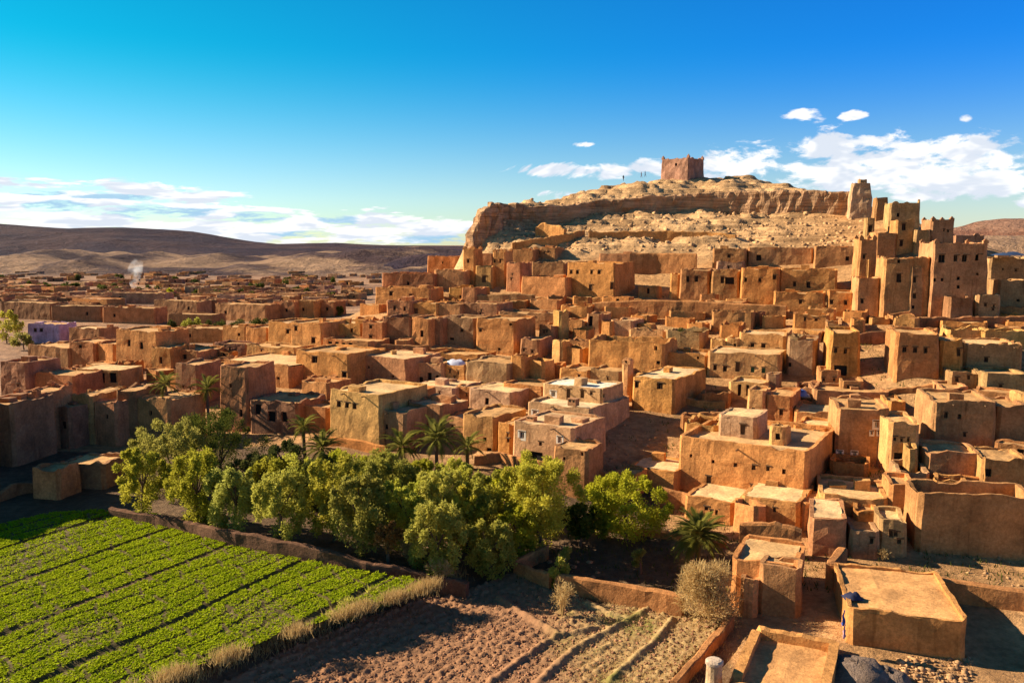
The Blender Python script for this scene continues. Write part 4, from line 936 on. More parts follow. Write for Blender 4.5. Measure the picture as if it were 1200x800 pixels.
# ---- pieces on roofs and in yards
def cloth(px, py, Y, w, h, colr, lab, name='cloth_bundle', cat='bundle', n=9):
    Q = wp(px, py, Y); V = []; s = random.random() * 30
    for j in range(n):
        for i in range(n):
            u, v = i / (n - 1) - .5, j / (n - 1) - .5
            r = max(0, 1 - 4 * (u * u + v * v)) ** .5
            q = noise.noise(Vector((u * 5 + s, v * 5, 1)))
            V.append((u * w, v * w * .8, h * r * (0.7 + .6 * q)))
    F2 = [(j*n+i, j*n+i+1, (j+1)*n+i+1, (j+1)*n+i) for j in range(n-1) for i in range(n-1)]
    o = bpy.data.objects.new(name, mesh(name, V, F2, M_CLOTH, smooth=True)); o.location = tuple(Q); o.color = colr + (1,)
    put(o, lab, cat, kind='thing')
cloth(534, 427, hit(532,454)[1] + 2.5, 3.6, 1.2, (.62,.6,.66), 'white sheet bundle lying on the orange cube house')
cloth(938, 463, 121, 2.2, 1.2, (.14,.22,.5), 'blue cloth bundle in the walled rubble yard')
cloth(945, 465, 121, 1.6, .8, (.66,.62,.6), 'white cloth bundle next to the blue bundle')
cloth(1184, 299, 168, 6.5, .7, (.03,.05,.10), 'dark navy tarpaulin beside the great kasbah', 'tarpaulin', 'tarpaulin')
cloth(999, 700, hit(992,764)[1] + 3.5, 1.5, .5, (.03,.03,.06), 'dark navy bundle on the rim of the square foreground house')
cloth(1010, 691, hit(992,764)[1] + 7, 1.5, .5, (.16,.10,.08), 'brown sack heap on the rim of the square foreground house')
def drape(px, py, Y, w, h, colr, lab):
    Q = wp(px, py, Y); V = []; n = 8; sd = random.random() * 20
    for j in range(n):
        for i in range(n):
            u, v = i / (n - 1) - .5, j / (n - 1)
            V.append((u * w * (1 - .2 * v) + .05 * noise.noise(Vector((u * 4, v * 3, sd))), .12 * math.sin(u * 14 + sd) * v + .1 * noise.noise(Vector((u * 6 + sd, v * 4, 2))), -h * v * (1 + .25 * noise.noise(Vector((u * 5 + sd, 1, 1))))))
    F2 = [(j*n+i, j*n+i+1, (j+1)*n+i+1, (j+1)*n+i) for j in range(n-1) for i in range(n-1)]
    o = bpy.data.objects.new('hanging_cloth', mesh('hanging_cloth', V, F2, M_CLOTH, smooth=True)); o.location = tuple(Q); o.rotation_euler = (0, 0, R(60)); o.color = colr + (1,)
    put(o, lab, 'cloth', kind='thing')
YH = hit(992, 764)[1]
drape(989, 716, YH - .2, .9, 1.1, (.04,.07,.26), 'dark blue cloth hanging at the corner of the square foreground house')
drape(990, 732, YH - .3, .7, 1.0, (.42,.24,.30), 'dull pink cloth hanging at the corner of the square foreground house')
def tent():
    Q = hit(1188, 320); w = 3.2; V = [(-w/2,-1.5,0),(w/2,-1.5,0),(w/2,1.5,0),(-w/2,1.5,0),(.5,0,2.4),(.35,0,2.4)]
    V = [(-1.2,-1.2,0),(1.0,-1.3,0),(1.2,1.2,0),(-1.0,1.2,0),(.45,-.5,1.9),(.5,.5,2.0)]
    o = bpy.data.objects.new('white_tent', mesh('white_tent', V, [(0,1,4),(1,2,5,4),(2,3,5),(3,0,4,5)], M_CLOTH)); o.location = tuple(Q + np.array([0,-1,0])); o.color = (.78,.72,.6,1)
    put(o, 'small peaked white tent beside the great kasbah', 'tent', kind='thing')
tent()
# white capped post in the foreground: a lathe-turned shaft, a cap and a base
def post():
    Q = hit(836, 812); rt = root('clay_post', tuple(Q), 0, 'round white capped clay post standing beside the dark field wall', 'post')
    def lathe(nm, prof, mat, col):
        V, F2 = [], []; n = 14
        for (r, z) in prof:
            for i in range(n):
                a = 2 * math.pi * i / n; V.append((r * math.cos(a) * (1 + .05 * noise.noise(Vector((i, z, 1)))), r * math.sin(a), z))
        for k in range(len(prof) - 1):
            for i in range(n): F2.append((k*n+i, k*n+(i+1) % n, (k+1)*n+(i+1) % n, (k+1)*n+i))
        F2.append(tuple(range((len(prof)-1)*n, len(prof)*n)))
        part(nm, mesh(nm, V, F2, mat), rt, col)
    lathe('shaft', [(.7,-1.5),(.64,.2),(.58,1.2),(.55,2.2)], M_WALL, CO['w'])
    lathe('cap', [(.56,2.2),(.64,2.24),(.63,2.42),(.5,2.52),(.3,2.56)], M_WALL, (.68,.52,.38))
post()
# roof hatch boxes of the white roofed house
def crate(px, py, Y, w, d, h, lab):
    V, F2, M = [], [], []; box_into(V, F2, M, -w/2, -d/2, -.4, w/2, d/2, h, 0); box_into(V, F2, M, -w/2-.08, -d/2-.08, h, w/2+.08, d/2+.08, h+.08, 1)
    for x in (-w/2+.2, w/2-.45): box_into(V, F2, M, x, -d/2-.03, .15, x+.25, -d/2-.001, h-.1, 2)
    o = bpy.data.objects.new('roof_hatch', mesh('roof_hatch', V, F2, [M_WALL, M_ROOF, M_DARK], M)); o.location = tuple(wp(px, py, Y)); o.rotation_euler = (0,0,-R(33)); o.color = CO['p'] + (1,)
    put(o, lab, 'roof hatch', kind='thing')
crate(672, 471.5, 111, 1.2, 1.0, .5, 'pale hatch box with two dark holes on the middle roof of the white roofed house')
crate(623, 491, 105.5, 1.1, .9, .35, 'small pale box on the lowest terrace of the white roofed house')

# ------------------------------------------------------------------ trees
def tube(pts, r0, r1, n=6):
    V, F2 = [], []
    for i, p in enumerate(pts):
        r = r0 + (r1 - r0) * i / (len(pts) - 1)
        for k in range(n):
            a = 2 * math.pi * k / n; V.append((p[0] + r * math.cos(a), p[1] + r * math.sin(a), p[2]))
    for i in range(len(pts) - 1):
        for k in range(n): F2.append((i*n+k, i*n+(k+1) % n, (i+1)*n+(k+1) % n, (i+1)*n+k))
    return V, F2
def trunk_mesh(h, rad, spread, nl=5):
    V, F2 = tube([(noise.noise(Vector((i, rad * 9, 2))) * .25 * i, noise.noise(Vector((i, rad * 7, 6))) * .25 * i, -0.6 + (h * .5 + .6) * i / 4) for i in range(5)], rad, rad * .6, 7)
    top = V[-7:]; c = np.mean(top, 0)
    for k in range(nl):
        a = 2 * math.pi * (k + random.random() * .6) / nl; L = spread * random.uniform(.5, .9)
        pts = [c * (1, 1, .9), c + np.array([math.cos(a) * L * .4, math.sin(a) * L * .4, h * .18]), c + np.array([math.cos(a) * L * .8, math.sin(a) * L * .8, h * random.uniform(.3, .42)])]
        v, f = tube(pts, rad * .45, rad * .12, 5); n0 = len(V); V += v; F2 += [tuple(n0 + q for q in t_) for t_ in f]
    return mesh('trunk', V, F2, M_BARK, smooth=True)
def leaf_cloud(C, rad, n, size, up=0.0, aspect=.5, stretch=(1, 1, 1)):
    """n leaf sprays around the clump centres C (k,3) with radii rad (k,): thin four-corner faces"""
    k = rng.integers(0, len(C), n)
    d = rng.normal(size=(n, 3)); d /= np.linalg.norm(d, axis=1)[:, None]
    rr = rng.random(n) ** .45
    P = C[k] + d * (rr * rad[k])[:, None] * np.array(stretch)
    a = d * .7 + rng.normal(size=(n, 3)) * .6 + np.array([0, 0, up]); a /= np.linalg.norm(a, axis=1)[:, None]
    b_ = np.cross(a, rng.normal(size=(n, 3))); b_ /= np.linalg.norm(b_, axis=1)[:, None]
    s = size * (.6 + .8 * rng.random(n))[:, None]
    V = np.stack([P - b_ * s * aspect * .5, P + a * s * .5 - b_ * 0, P + b_ * s * aspect * .5 + a * s * .1, P + a * s - b_ * s * .05], 1)
    V = np.stack([P, P + a * s * .5 - b_ * s * aspect * .5, P + a * s, P + a * s * .5 + b_ * s * aspect * .5], 1).reshape(-1, 3)
    return V, np.arange(4 * n).reshape(-1, 4)
def tree(px, ytop, ybase, wpx, lab, mat=None, n=5200, size=.42, up=.25, plume=False, cat='tree', name='tree', ncl=26, low=.18, Y=None, squash=1.0, trunk_r=.22):
    Q = hit(px, ybase) if Y is None else wp(px, ybase, Y); s = Q[1] / F
    if wpx > 40: wpx *= 1.2; ytop -= random.uniform(-4, 10); low = min(low, .07); n = int(n * 2.5); ncl = int(ncl * 1.15); size *= .64
    h = (ybase - ytop) * s; w = wpx * s / 2
    rt = root(name, tuple(Q), 0, lab, cat)
    part('trunk', trunk_mesh(h, trunk_r, w), rt)
    C = []; rd = []
    while len(C) < ncl:
        x, y, z = rng.uniform(-1, 1, 3)
        e = x * x + y * y + z * z
        if e > 1 or e < .12: continue
        zz = low + (1 - low) * (z * .5 + .5) * .92; lim = (1 - abs(z) ** 2.2) ** .5 * 1.05
        if (x * x + y * y) ** .5 > lim: continue
        r_ = w * random.uniform(.16, .34) * (1 if not plume else .7)
        C.append((x * (w - r_ * .7), y * (w - r_ * .7) * .9, zz * h - r_ * .35)); rd.append(r_)
    if wpx > 30:                                               # shoots that stand out of the crown
        for _ in range(ncl):
            a, e = random.uniform(0, 6.28), random.uniform(.1, 1.3); k = random.uniform(.85, 1.12)
            C.append((math.cos(a) * math.cos(e) * w * k, math.sin(a) * math.cos(e) * w * k, h * (low + (1 - low) * (.48 + .5 * math.sin(e) * k)))); rd.append(w * random.uniform(.07, .15))
    C = np.array(C); rd = np.array(rd)
    V, F2 = leaf_cloud(C, rd, n, size, up, .5, (1, 1, 1.9 if plume else squash * 1.25))
    V[:, 2] = np.maximum(V[:, 2], .05)
    part('crown', npmesh('crown', V, F2, mat or M_LEAF), rt)
    return rt
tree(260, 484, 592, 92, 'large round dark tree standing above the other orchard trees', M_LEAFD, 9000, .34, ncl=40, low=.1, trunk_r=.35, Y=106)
tree(205, 497, 606, 80, 'broad yellow green tree beside the large round dark tree', n=7500, ncl=34, Y=101)
tree(168, 532, 606, 50, 'low yellow green tree at the shaded end of the orchard', n=4500, ncl=20)
tree(232, 532, 618, 62, 'leafy tree in front of the large round dark tree', n=5500, plume=True)
tree(277, 548, 626, 58, 'silvery tree with thin drooping plumes behind the earth wall', n=5000, plume=True)
tree(318, 535, 622, 56, 'slender olive green tree with upright plumes', n=5000, plume=True, Y=96)
tree(352, 528, 622, 58, 'feathery tree under the dark palm', n=5000, plume=True, Y=97)
tree(330, 556, 640, 56, 'low feathery tree overhanging the earth wall', n=4500, plume=True)
tree(392, 536, 634, 60, 'tall feathery olive green tree in the middle of the orchard', n=5500, plume=True)
tree(440, 526, 634, 80, 'widest bushy yellow green orchard tree', n=8500, ncl=36, Y=92)
tree(420, 560, 650, 62, 'dark based bushy tree close to the earth wall', n=5500)
tree(478, 556, 645, 56, 'bushy green tree below the fan palms', n=5000)
tree(517, 546, 640, 62, 'bright green tree below the spreading palm', n=5500)
tree(548, 575, 645, 46, 'small green tree beside the spreading orchard crown', n=3600)
tree(568, 549, 640, 52, 'rounded green tree left standing clear before the crooked wall'.replace(' left', ''), n=5000)
tree(633, 538, 646, 84, 'tall bright yellow green tree in front of the white roofed house', n=9500, ncl=38, trunk_r=.3)
tree(608, 590, 655, 44, 'shadowed low tree under the tall bright tree', n=3500)
tree(733, 556, 632, 82, 'spreading yellow green tree before the brown wall', n=7000, ncl=30)
tree(703, 585, 632, 30, 'small bushy tree beside the spreading yellow green tree', n=2200, ncl=12)
tree(513, 592, 680, 62, 'willow like tree with orange dry stems beside the field corner', n=5600, plume=True, up=-.3)
tree(575, 613, 676, 52, 'low green thicket tree next to the willow like tree', n=4200)
for q in [(292,528,582,50,'dark leafy tree crowding the lane below the tall dark square tower'),(335,520,578,50,'dark leafy tree under the house with black entrances'),(405,533,585,56,'olive tree beneath the low rim wall of the rosy terrace'),
          (452,536,590,56,'yellow green tree beneath the broad fan palm'),(495,540,592,52,'leafy tree rising between the fan palm and the spreading palm'),(534,542,594,50,'leafy tree beneath the thin drooping palm'),
          (592,556,612,50,'leafy tree at the corner of the crooked brown wall'),(375,545,600,56,'leafy olive tree beneath the dense dark palm'),(680,590,640,40,'shadowed low tree between the two yellow green trees')]:
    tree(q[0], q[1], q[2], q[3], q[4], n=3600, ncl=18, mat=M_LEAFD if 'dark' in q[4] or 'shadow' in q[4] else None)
tree(655, 644, 690, 27, 'small round green bush against the ragged stone wall', n=2600, ncl=12, cat='bush', name='bush', low=.05, size=.3)
tree(662, 630, 668, 22, 'small leafy green bush just above the round bush', n=1800, ncl=9, cat='bush', name='bush', low=.05, size=.3)
tree(750, 636, 672, 19, 'lone yellow green shrub in the shaded orchard yard', n=1500, ncl=8, cat='shrub', name='shrub', low=.05, size=.3)
tree(455, 610, 664, 32, 'rusty orange leaved little tree by the earth wall', M_RUST, 2600, .3, ncl=12, low=.3)
tree(795, 384, 410, 24, 'dark green shrub growing inside the shaded ruin', M_LEAFD, 2200, .4, ncl=9, cat='shrub', name='shrub', low=.02)
tree(302, 371, 387, 28, 'dark tree clump beside the plain orange houses', M_LEAFD, 1800, .6, ncl=10, low=.03)
tree(198, 336, 351, 12, 'small round green tree by the pink walled compound', n=900, size=.9, ncl=6, low=.05)
tree(8, 366, 402, 34, 'yellow green pepper tree at the edge of the view', n=3000, size=.6, ncl=14, low=.05)
tree(28, 388, 410, 26, 'smaller yellow green pepper tree near the lilac house', n=2000, size=.5, ncl=10, low=.03)
tree(225, 370, 390, 28, 'bright green tree clump in the walled grove', n=2200, size=.6, ncl=10, low=.03)
tree(203, 374, 392, 22, 'dark green tree of the walled grove', M_LEAFD, 1600, .6, ncl=9, low=.03)
tree(252, 372, 390, 26, 'olive tree of the walled grove near the brown house', M_LEAFD, 1800, .6, ncl=9, low=.03)
tree(278, 374, 388, 24, 'dark low tree between the grove and the square orange house', M_LEAFD, 1600, .6, ncl=9, low=.03)
tree(396, 358, 370, 16, 'dark bush at the foot of the sandy slope', M_LEAFD, 900, .6, ncl=7, low=.03)
for i in range(48):
    px, py = random.uniform(0, 400), random.uniform(326, 352)
    tree(px, py - random.uniform(3, 7), py, random.uniform(6, 14), 'tiny dark tree scattered in the distant village', M_LEAFD, 260, 1.6, ncl=5, low=.03)['group'] = 'tiny trees of the distant village'

def frond_mesh(L, seed):
    V, F2 = [], []; n = 9; rs = random.Random(seed)
    cl = []
    for i in range(n + 1):
        f = i / n; cl.append((L * (f * .95 - .12 * f * f), 0, L * (.42 * f - .62 * f * f)))
    for i in range(n):
        a, b_ = cl[i], cl[i+1]; n0 = len(V)
        V += [(a[0], -.03, a[2]), (a[0], .03, a[2]), (b_[0], .03, b_[2]), (b_[0], -.03, b_[2])]; F2.append((n0, n0+1, n0+2, n0+3))
    m = 26
    for i in range(3, m):
        f = i / m; x = L * (f * .95 - .12 * f * f); z = L * (.42 * f - .62 * f * f)
        ll = L * .22 * math.sin(math.pi * min(1, f * .8 + .18)) * rs.uniform(.8, 1.1)
        for s in (-1, 1):
            n0 = len(V); V += [(x - .05, 0, z), (x + .07, 0, z), (x + ll * .75 + .03, s * ll * .7, z - ll * .28)]; F2.append((n0, n0+1, n0+2))
    return mesh('frond', V, F2, M_PALM)
FR = [frond_mesh(2.6, k) for k in range(3)]
def palm(px, ytop, ybase, wpx, lab, n=24, Y=None, lean=0.0, short=1.0):
    Q = hit(px, ybase) if Y is None else wp(px, ybase, Y); s = Q[1] / F; wpx = wpx * 1.35; L = wpx * s / 2; h = ((ybase - ytop) * s - L * .2) * short
    h = max(h, .8)
    rt = root('palm_tree', tuple(Q), 0, lab, 'palm tree')
    V, F2 = tube([(lean * (i / 6) ** 2, .1 * math.sin(i), -.5 + (h + .5) * i / 6) for i in range(7)], .26, .2, 8)
    part('trunk', mesh('trunk', V, F2, M_BARK), rt)
    for i in range(n):
        f = i / n
        o = part('frond', FR[i % 3], rt); o.location = (lean, 0, h)
        pitch = R(-62 + 95 * f + random.uniform(-14, 14)); sc_ = L / 2.3 * random.uniform(.85, 1.1)
        o.rotation_euler = (0, pitch, i * 2.39996 + random.uniform(-.2, .2)); o.scale = (sc_, sc_, sc_)
    return rt
palm(201, 444, 512, 34, 'leaning palm in front of the brown streaked tower', Y=128, lean=-.6)
palm(245, 450, 508, 34, 'dark shaded palm beside the tall dark tower', Y=129)
palm(357, 494, 545, 34, 'dark palm below the house with a curved roof line', Y=108)
palm(379, 518, 560, 46, 'dense dark palm at the foot of the three window house', Y=106, n=30)
palm(471, 516, 566, 46, 'broad fan palm under the rosy terrace block', Y=104, n=30)
palm(512, 505, 566, 52, 'spreading bright palm between two other palms', Y=103, n=32)
palm(548, 516, 566, 44, 'thin drooping palm with long arching fronds', Y=105, n=18)
palm(818, 588, 650, 62, 'shaggy palm with dry hanging fronds by the orange gable', Y=81, n=78, short=.42)

def twigs(px, ytop, ybase, wpx, lab, mat, n, name, cat, stems=14, size=.5):
    Q = hit(px, ybase); s = Q[1] / F; h = (ybase - ytop) * s; w = wpx * s / 2
    rt = root(name, tuple(Q), 0, lab, cat)
    V, F2 = [], []
    for k in range(stems):
        a = random.uniform(0, 2 * math.pi); rr = random.uniform(.2, 1)
        v, f = tube([(0, 0, -.2), (math.cos(a) * w * rr * .35, math.sin(a) * w * rr * .35, h * .45), (math.cos(a) * w * rr * .9, math.sin(a) * w * rr * .9, h * random.uniform(.7, 1))], .045, .012, 4)
        n0 = len(V); V += v; F2 += [tuple(n0 + q for q in t_) for t_ in f]
    part('stems', mesh('stems', V, F2, M_BARK if mat is not M_STRAW else M_STRAW), rt)
    C = np.array([(math.cos(a) * w * r_, math.sin(a) * w * r_, h * z) for a, r_, z in zip(rng.uniform(0, 6.28, 22), rng.uniform(.1, .75, 22), rng.uniform(.35, .85, 22))])
    v, f = leaf_cloud(C, np.full(22, w * .42), n, size, .5, .12)
    v[:, 2] = np.maximum(v[:, 2], .02)
    part('twig_crown', npmesh('twig_crown', v, f, mat), rt)
twigs(832, 658, 728, 76, 'big straw coloured dry bush beside the foreground house', M_STRAW, 9000, 'dry_bush', 'bush', 26)
twigs(659, 678, 722, 34, 'small bare pale tree standing by the plowed field', M_STRAW, 700, 'bare_tree', 'tree', 14, .4)
twigs(516, 655, 690, 30, 'clump of dry orange stems at the foot of the willow like tree', M_STRAW, 1500, 'dry_bush', 'bush', 14)
twigs(480, 628, 662, 22, 'thin grey green shrub beside the rusty little tree', M_STRAW, 600, 'dry_shrub', 'shrub', 10)
twigs(405, 702, 728, 26, 'grey green bush on the bank of the green field', M_LEAF, 900, 'bank_bush', 'bush', 10)
twigs(438, 690, 712, 24, 'pale green bush on the bank near the dry grass', M_LEAF, 800, 'bank_bush', 'bush', 10)
twigs(1035, 640, 656, 18, 'thorn bush with pale blossoms in the walled yard', M_STRAW, 500, 'thorn_bush', 'bush', 8, .3)

# ------------------------------------------------------------------ green field, laid out in long beds with earth channels
def inside(px, py, poly):
    r_ = np.zeros(px.shape, bool); n = len(poly)
    for i in range(n):
        (x0, y0), (x1, y1) = poly[i], poly[(i + 1) % n]
        c = ((y0 > py) != (y1 > py)) & (px < (x1 - x0) * (py - y0) / (y1 - y0 + 1e-12) + x0); r_ ^= c
    return r_
def flat(px, py, z): d = ray(px, py); return (d * (z / d[2]))[:2]
FZ = -29.85
fpoly = [tuple(flat(x, y, FZ)) for x, y in [(-330,640),(-120,622),(0,614),(60,600),(112,597),(180,601),(250,622),(330,650),(420,668),(482,676),(500,686),(420,712),(330,744),(250,772),(170,802),(60,850),(-330,980)]]
dr = flat(275, 635, FZ) - flat(0, 740, FZ); dr /= np.hypot(*dr); pr_ = np.array([dr[1], -dr[0]])
def bank_height(x, y):
    """height of the field surface: raised beds, low cross bunds and cut channels"""
    u = x * pr_[0] + y * pr_[1]; v = x * dr[0] + y * dr[1]
    wig = 0.35 * np.sin(v * .21 + u * .3) + .25 * np.sin(v * .5 + 2)
    bu = (u + wig) / 2.35; fu = np.abs(bu - np.round(bu)) * 2.35          # distance to a bed edge
    sk = v + .45 * u + .8 * np.sin(u * .35 + np.floor(bu + .5) * 1.7)
    bv = sk / 4.2; fv = np.abs(bv - np.round(bv)) * 4.2
    big = (u + .3 * np.sin(v * .13)) / 9.4; fb = np.abs(big - np.round(big)) * 9.4 + .12
    return fu, fv, fb
xs = np.arange(min(p_[0] for p_ in fpoly), max(p_[0] for p_ in fpoly), .3); ys = np.arange(min(p_[1] for p_ in fpoly), max(p_[1] for p_ in fpoly), .3)
FX, FY = np.meshgrid(xs, ys); ins = inside(FX, FY, fpoly)
fu, fv, fb = bank_height(FX, FY)
FZZ = FZ + .14 * np.exp(-(fu / .22) ** 2) * 0 - .16 * np.exp(-(fu / .2) ** 2) - .05 * np.exp(-(fv / .16) ** 2) - .34 * np.exp(-(fb / .38) ** 2) + rng.normal(size=FX.shape) * .015
ii = np.arange(FX.size).reshape(FX.shape); ok = ins[:-1, :-1] & ins[1:, 1:] & ins[:-1, 1:] & ins[1:, :-1]
q = np.stack([ii[:-1, :-1], ii[:-1, 1:], ii[1:, 1:], ii[1:, :-1]], -1)[ok]
M_SOIL = plain_mat('field_soil', (0.105, 0.075, 0.028), var=.4, scale=2.5)
put(bpy.data.objects.new('field', npmesh('field', np.stack([FX.ravel(), FY.ravel(), FZZ.ravel()], -1), q, M_SOIL, True)), kind='structure')
N = 480000
x = rng.uniform(xs[0], xs[-1], N); y = rng.uniform(ys[0], ys[-1], N)
near = rng.random(N) < np.clip(1.25 - (y - 58) / 90, .25, 1)
keep = inside(x, y, fpoly) & near; x, y = x[keep], y[keep]
fu, fv, fb = bank_height(x, y)
pt = np.array([noise.noise(Vector((a * .12, b_ * .12, 4))) for a, b_ in zip(x, y)])
thin = rng.random(len(x)) < np.clip(1.0 - pt * 1.5, .35, 1)
keep = (fu > .21) & (fv > .2) & (fb > .5) & thin; x, y, fu = x[keep], y[keep], fu[keep]
n = len(x); h = rng.uniform(.07, .17, n); ang = rng.uniform(0, 6.28, n); wd = rng.uniform(.04, .085, n)
lx, ly = rng.normal(size=n) * .13, rng.normal(size=n) * .13
B = np.stack([x, y, np.full(n, FZ - .02)], -1); sd = np.stack([np.cos(ang) * wd, np.sin(ang) * wd, np.zeros(n)], -1)
V = np.stack([B - sd, B + sd, B + sd * .6 + np.stack([lx, ly, h], -1), B - sd * .5 + np.stack([lx * 1.3, ly * 1.3, h * .85], -1)], 1).reshape(-1, 3)
crop = bpy.data.objects.new('green_crop', npmesh('green_crop', V, np.arange(4 * n).reshape(-1, 4), M_CROP))
put(crop, 'young bright green crop growing in long beds', 'crop', kind='stuff')

# ------------------------------------------------------------------ plowed field with clods and water ridges
PZ = -32.2
ppoly = [(235,830),(330,775),(420,735),(500,705),(560,690),(600,676),(650,690),(700,706),(760,714),(800,722),(852,724),(830,752),(800,782),(770,830)]
ridges = [[(575,800),(610,775),(652,746),(700,736)],[(632,800),(672,762),(715,738),(762,714)],[(585,702),(618,722),(655,744)],[(715,800),(745,772),(768,752),(788,728)],[(690,708),(720,722),(740,726)]]
ws_ = [flat(x, y, PZ) for x, y in ppoly]
x0, x1 = min(p_[0] for p_ in ws_), max(p_[0] for p_ in ws_); y0, y1 = min(p_[1] for p_ in ws_), max(p_[1] for p_ in ws_)
PX, PY = np.meshgrid(np.arange(x0, x1, .16), np.arange(y0, y1, .16))
pd = flat(575, 716, PZ) - flat(500, 755, PZ); pd /= np.hypot(*pd); pn = np.array([pd[1], -pd[0]])
u = PX * pn[0] + PY * pn[1]; vv = PX * pd[0] + PY * pd[1]
gz = np.maximum(ground(PX, PY), PZ - 1) + .10
hgt = gz + .055 * np.sin(u * 6.6 + .5 * np.sin(vv * .4)) 
cl = np.zeros(PX.shape)
for j in range(PX.shape[0]):
    for i in range(PX.shape[1]):
        cl[j, i] = noise.noise(Vector((PX[j, i] * 2.1, PY[j, i] * 2.1, 3))) + .9 * noise.noise(Vector((PX[j, i] * 4.2, PY[j, i] * 4.6, 8)))
hgt += np.maximum(cl, -.4) * .24
for rg in ridges:
    w_ = [flat(a, b_, PZ) for a, b_ in rg]
    for a, b_ in zip(w_[:-1], w_[1:]):
        d = b_ - a; L2 = d @ d; tt = np.clip(((PX - a[0]) * d[0] + (PY - a[1]) * d[1]) / L2, 0, 1)
        dist = np.hypot(PX - a[0] - tt * d[0], PY - a[1] - tt * d[1])
        hgt = np.maximum(hgt, gz + .34 * np.exp(-(dist / .34) ** 2) + cl * .13); hgt -= .12 * np.exp(-((dist - .9) / .3) ** 2)
ins = inside(PX, PY, [tuple(p_) for p_ in ws_]); ii = np.arange(PX.size).reshape(PX.shape)
ok = ins[:-1, :-1] & ins[1:, 1:] & ins[:-1, 1:] & ins[1:, :-1]
q = np.stack([ii[:-1, :-1], ii[:-1, 1:], ii[1:, 1:], ii[1:, :-1]], -1)[ok]
m, t, b, o = material('plowed_earth'); p = pos(t)
grn = t.smooth(t.noise(p, .22, 4, .6), .5, .68)
gx_ = t.smooth(t.node('ShaderNodeSeparateXYZ', {0: p}).outputs[0], 1.0, 8.0)
c = t.mix(t.noise(p, 1.2, 5, .65), (.21, .10, .05), (.38, .195, .095))
c = t.mix(gx_, c, t.mix(t.noise(p, 1.0, 4, .6), (.28, .17, .065), (.45, .29, .13)))
c = t.mix(t.m('MULTIPLY', grn, t.m('MULTIPLY', gx_, .8)), c, (.17, .16, .03))
t.l.new(c, b.inputs['Base Color']); bump(t, b, t.noise(p, 6, 5, .7), .8, .08)
put(bpy.data.objects.new('plowed_field', npmesh('plowed_field', np.stack([PX.ravel(), PY.ravel(), hgt.ravel()], -1), q, m)), kind='structure')

# ------------------------------------------------------------------ loose cover: dry grass, stones, weeds
def tufts(name, lab, pts, mat, hmin, hmax, wd):
    P = np.array(pts); n = len(P); a = rng.uniform(0, 6.28, n); h = rng.uniform(hmin, hmax, n); w = rng.uniform(.5, 1, n) * wd
    sd = np.stack([np.cos(a) * w, np.sin(a) * w, np.zeros(n)], -1); le = rng.normal(size=(n, 2)) * (h * .35)[:, None]
    tip = P + np.stack([le[:, 0], le[:, 1], h], -1)
    V = np.stack([P - sd, P + sd, tip + sd * .2, tip - sd * .2], 1).reshape(-1, 3)
    put(bpy.data.objects.new(name, npmesh(name, V, np.arange(4 * n).reshape(-1, 4), mat)), lab, 'grass', kind='stuff')
def along(line, n, spread, grd=True):
    out_ = []; W3 = [hit(*q_) for q_ in line]
    for _ in range(n):
        i = random.randrange(len(W3) - 1); f = random.random(); Q = W3[i] * (1 - f) + W3[i+1] * f
        x, y = Q[0] + random.gauss(0, spread), Q[1] + random.gauss(0, spread)
        out_.append((x, y))
    g = ground([q_[0] for q_ in out_], [q_[1] for q_ in out_])
    return [(a, b_, c_ - .05) for (a, b_), c_ in zip(out_, g)]
tufts('dry_grass', 'dry straw grass along the bank below the green field', along([(150,812),(230,784),(320,750),(400,722),(470,694),(505,682),(530,676)], 9000, .75), M_STRAW, .25, .85, .035)
edge = [flat(x, y, FZ) for x, y in [(508,684),(470,697),(420,713),(330,745),(250,773),(170,803),(60,850)]]
gp2 = []
for _ in range(13000):
    i = random.randrange(len(edge) - 1); f = random.random(); q_ = edge[i] * (1 - f) + edge[i+1] * f
    if noise.noise(Vector((q_[0] * .35, q_[1] * .35, 2))) < .02: continue
    gp2.append((q_[0] + random.gauss(0, .45), q_[1] + random.gauss(0, .45) - .1, FZ - .15))
tufts('dry_grass', 'tall straw coloured grass standing along the open edge of the green field', gp2, M_STRAW, .25, .95, .03)
tufts('dry_grass', 'dry yellow grass at the sunny corner of the plowed field', along([(700,712),(760,722),(830,732),(800,770),(770,800),(720,790),(690,800),(760,740),(650,770)], 11000, 1.5), M_STRAW, .12, .4, .035)
weeds = []
for _ in range(5200):
    px, py = random.uniform(600, 1210), random.uniform(345, 700); weeds.append((px, py))
gp = []
for px, py in weeds[:1300]:
    Q = hit_quick(px, py)
    for k in range(5): gp.append((Q[0] + random.gauss(0, .5), Q[1] + random.gauss(0, .5)))
g = ground([q_[0] for q_ in gp], [q_[1] for q_ in gp])
tufts('weeds', 'scattered weeds in the yards and lanes', [(a, b_, c_) for (a, b_), c_ in zip(gp, g)], M_LEAFD, .15, .5, .09)

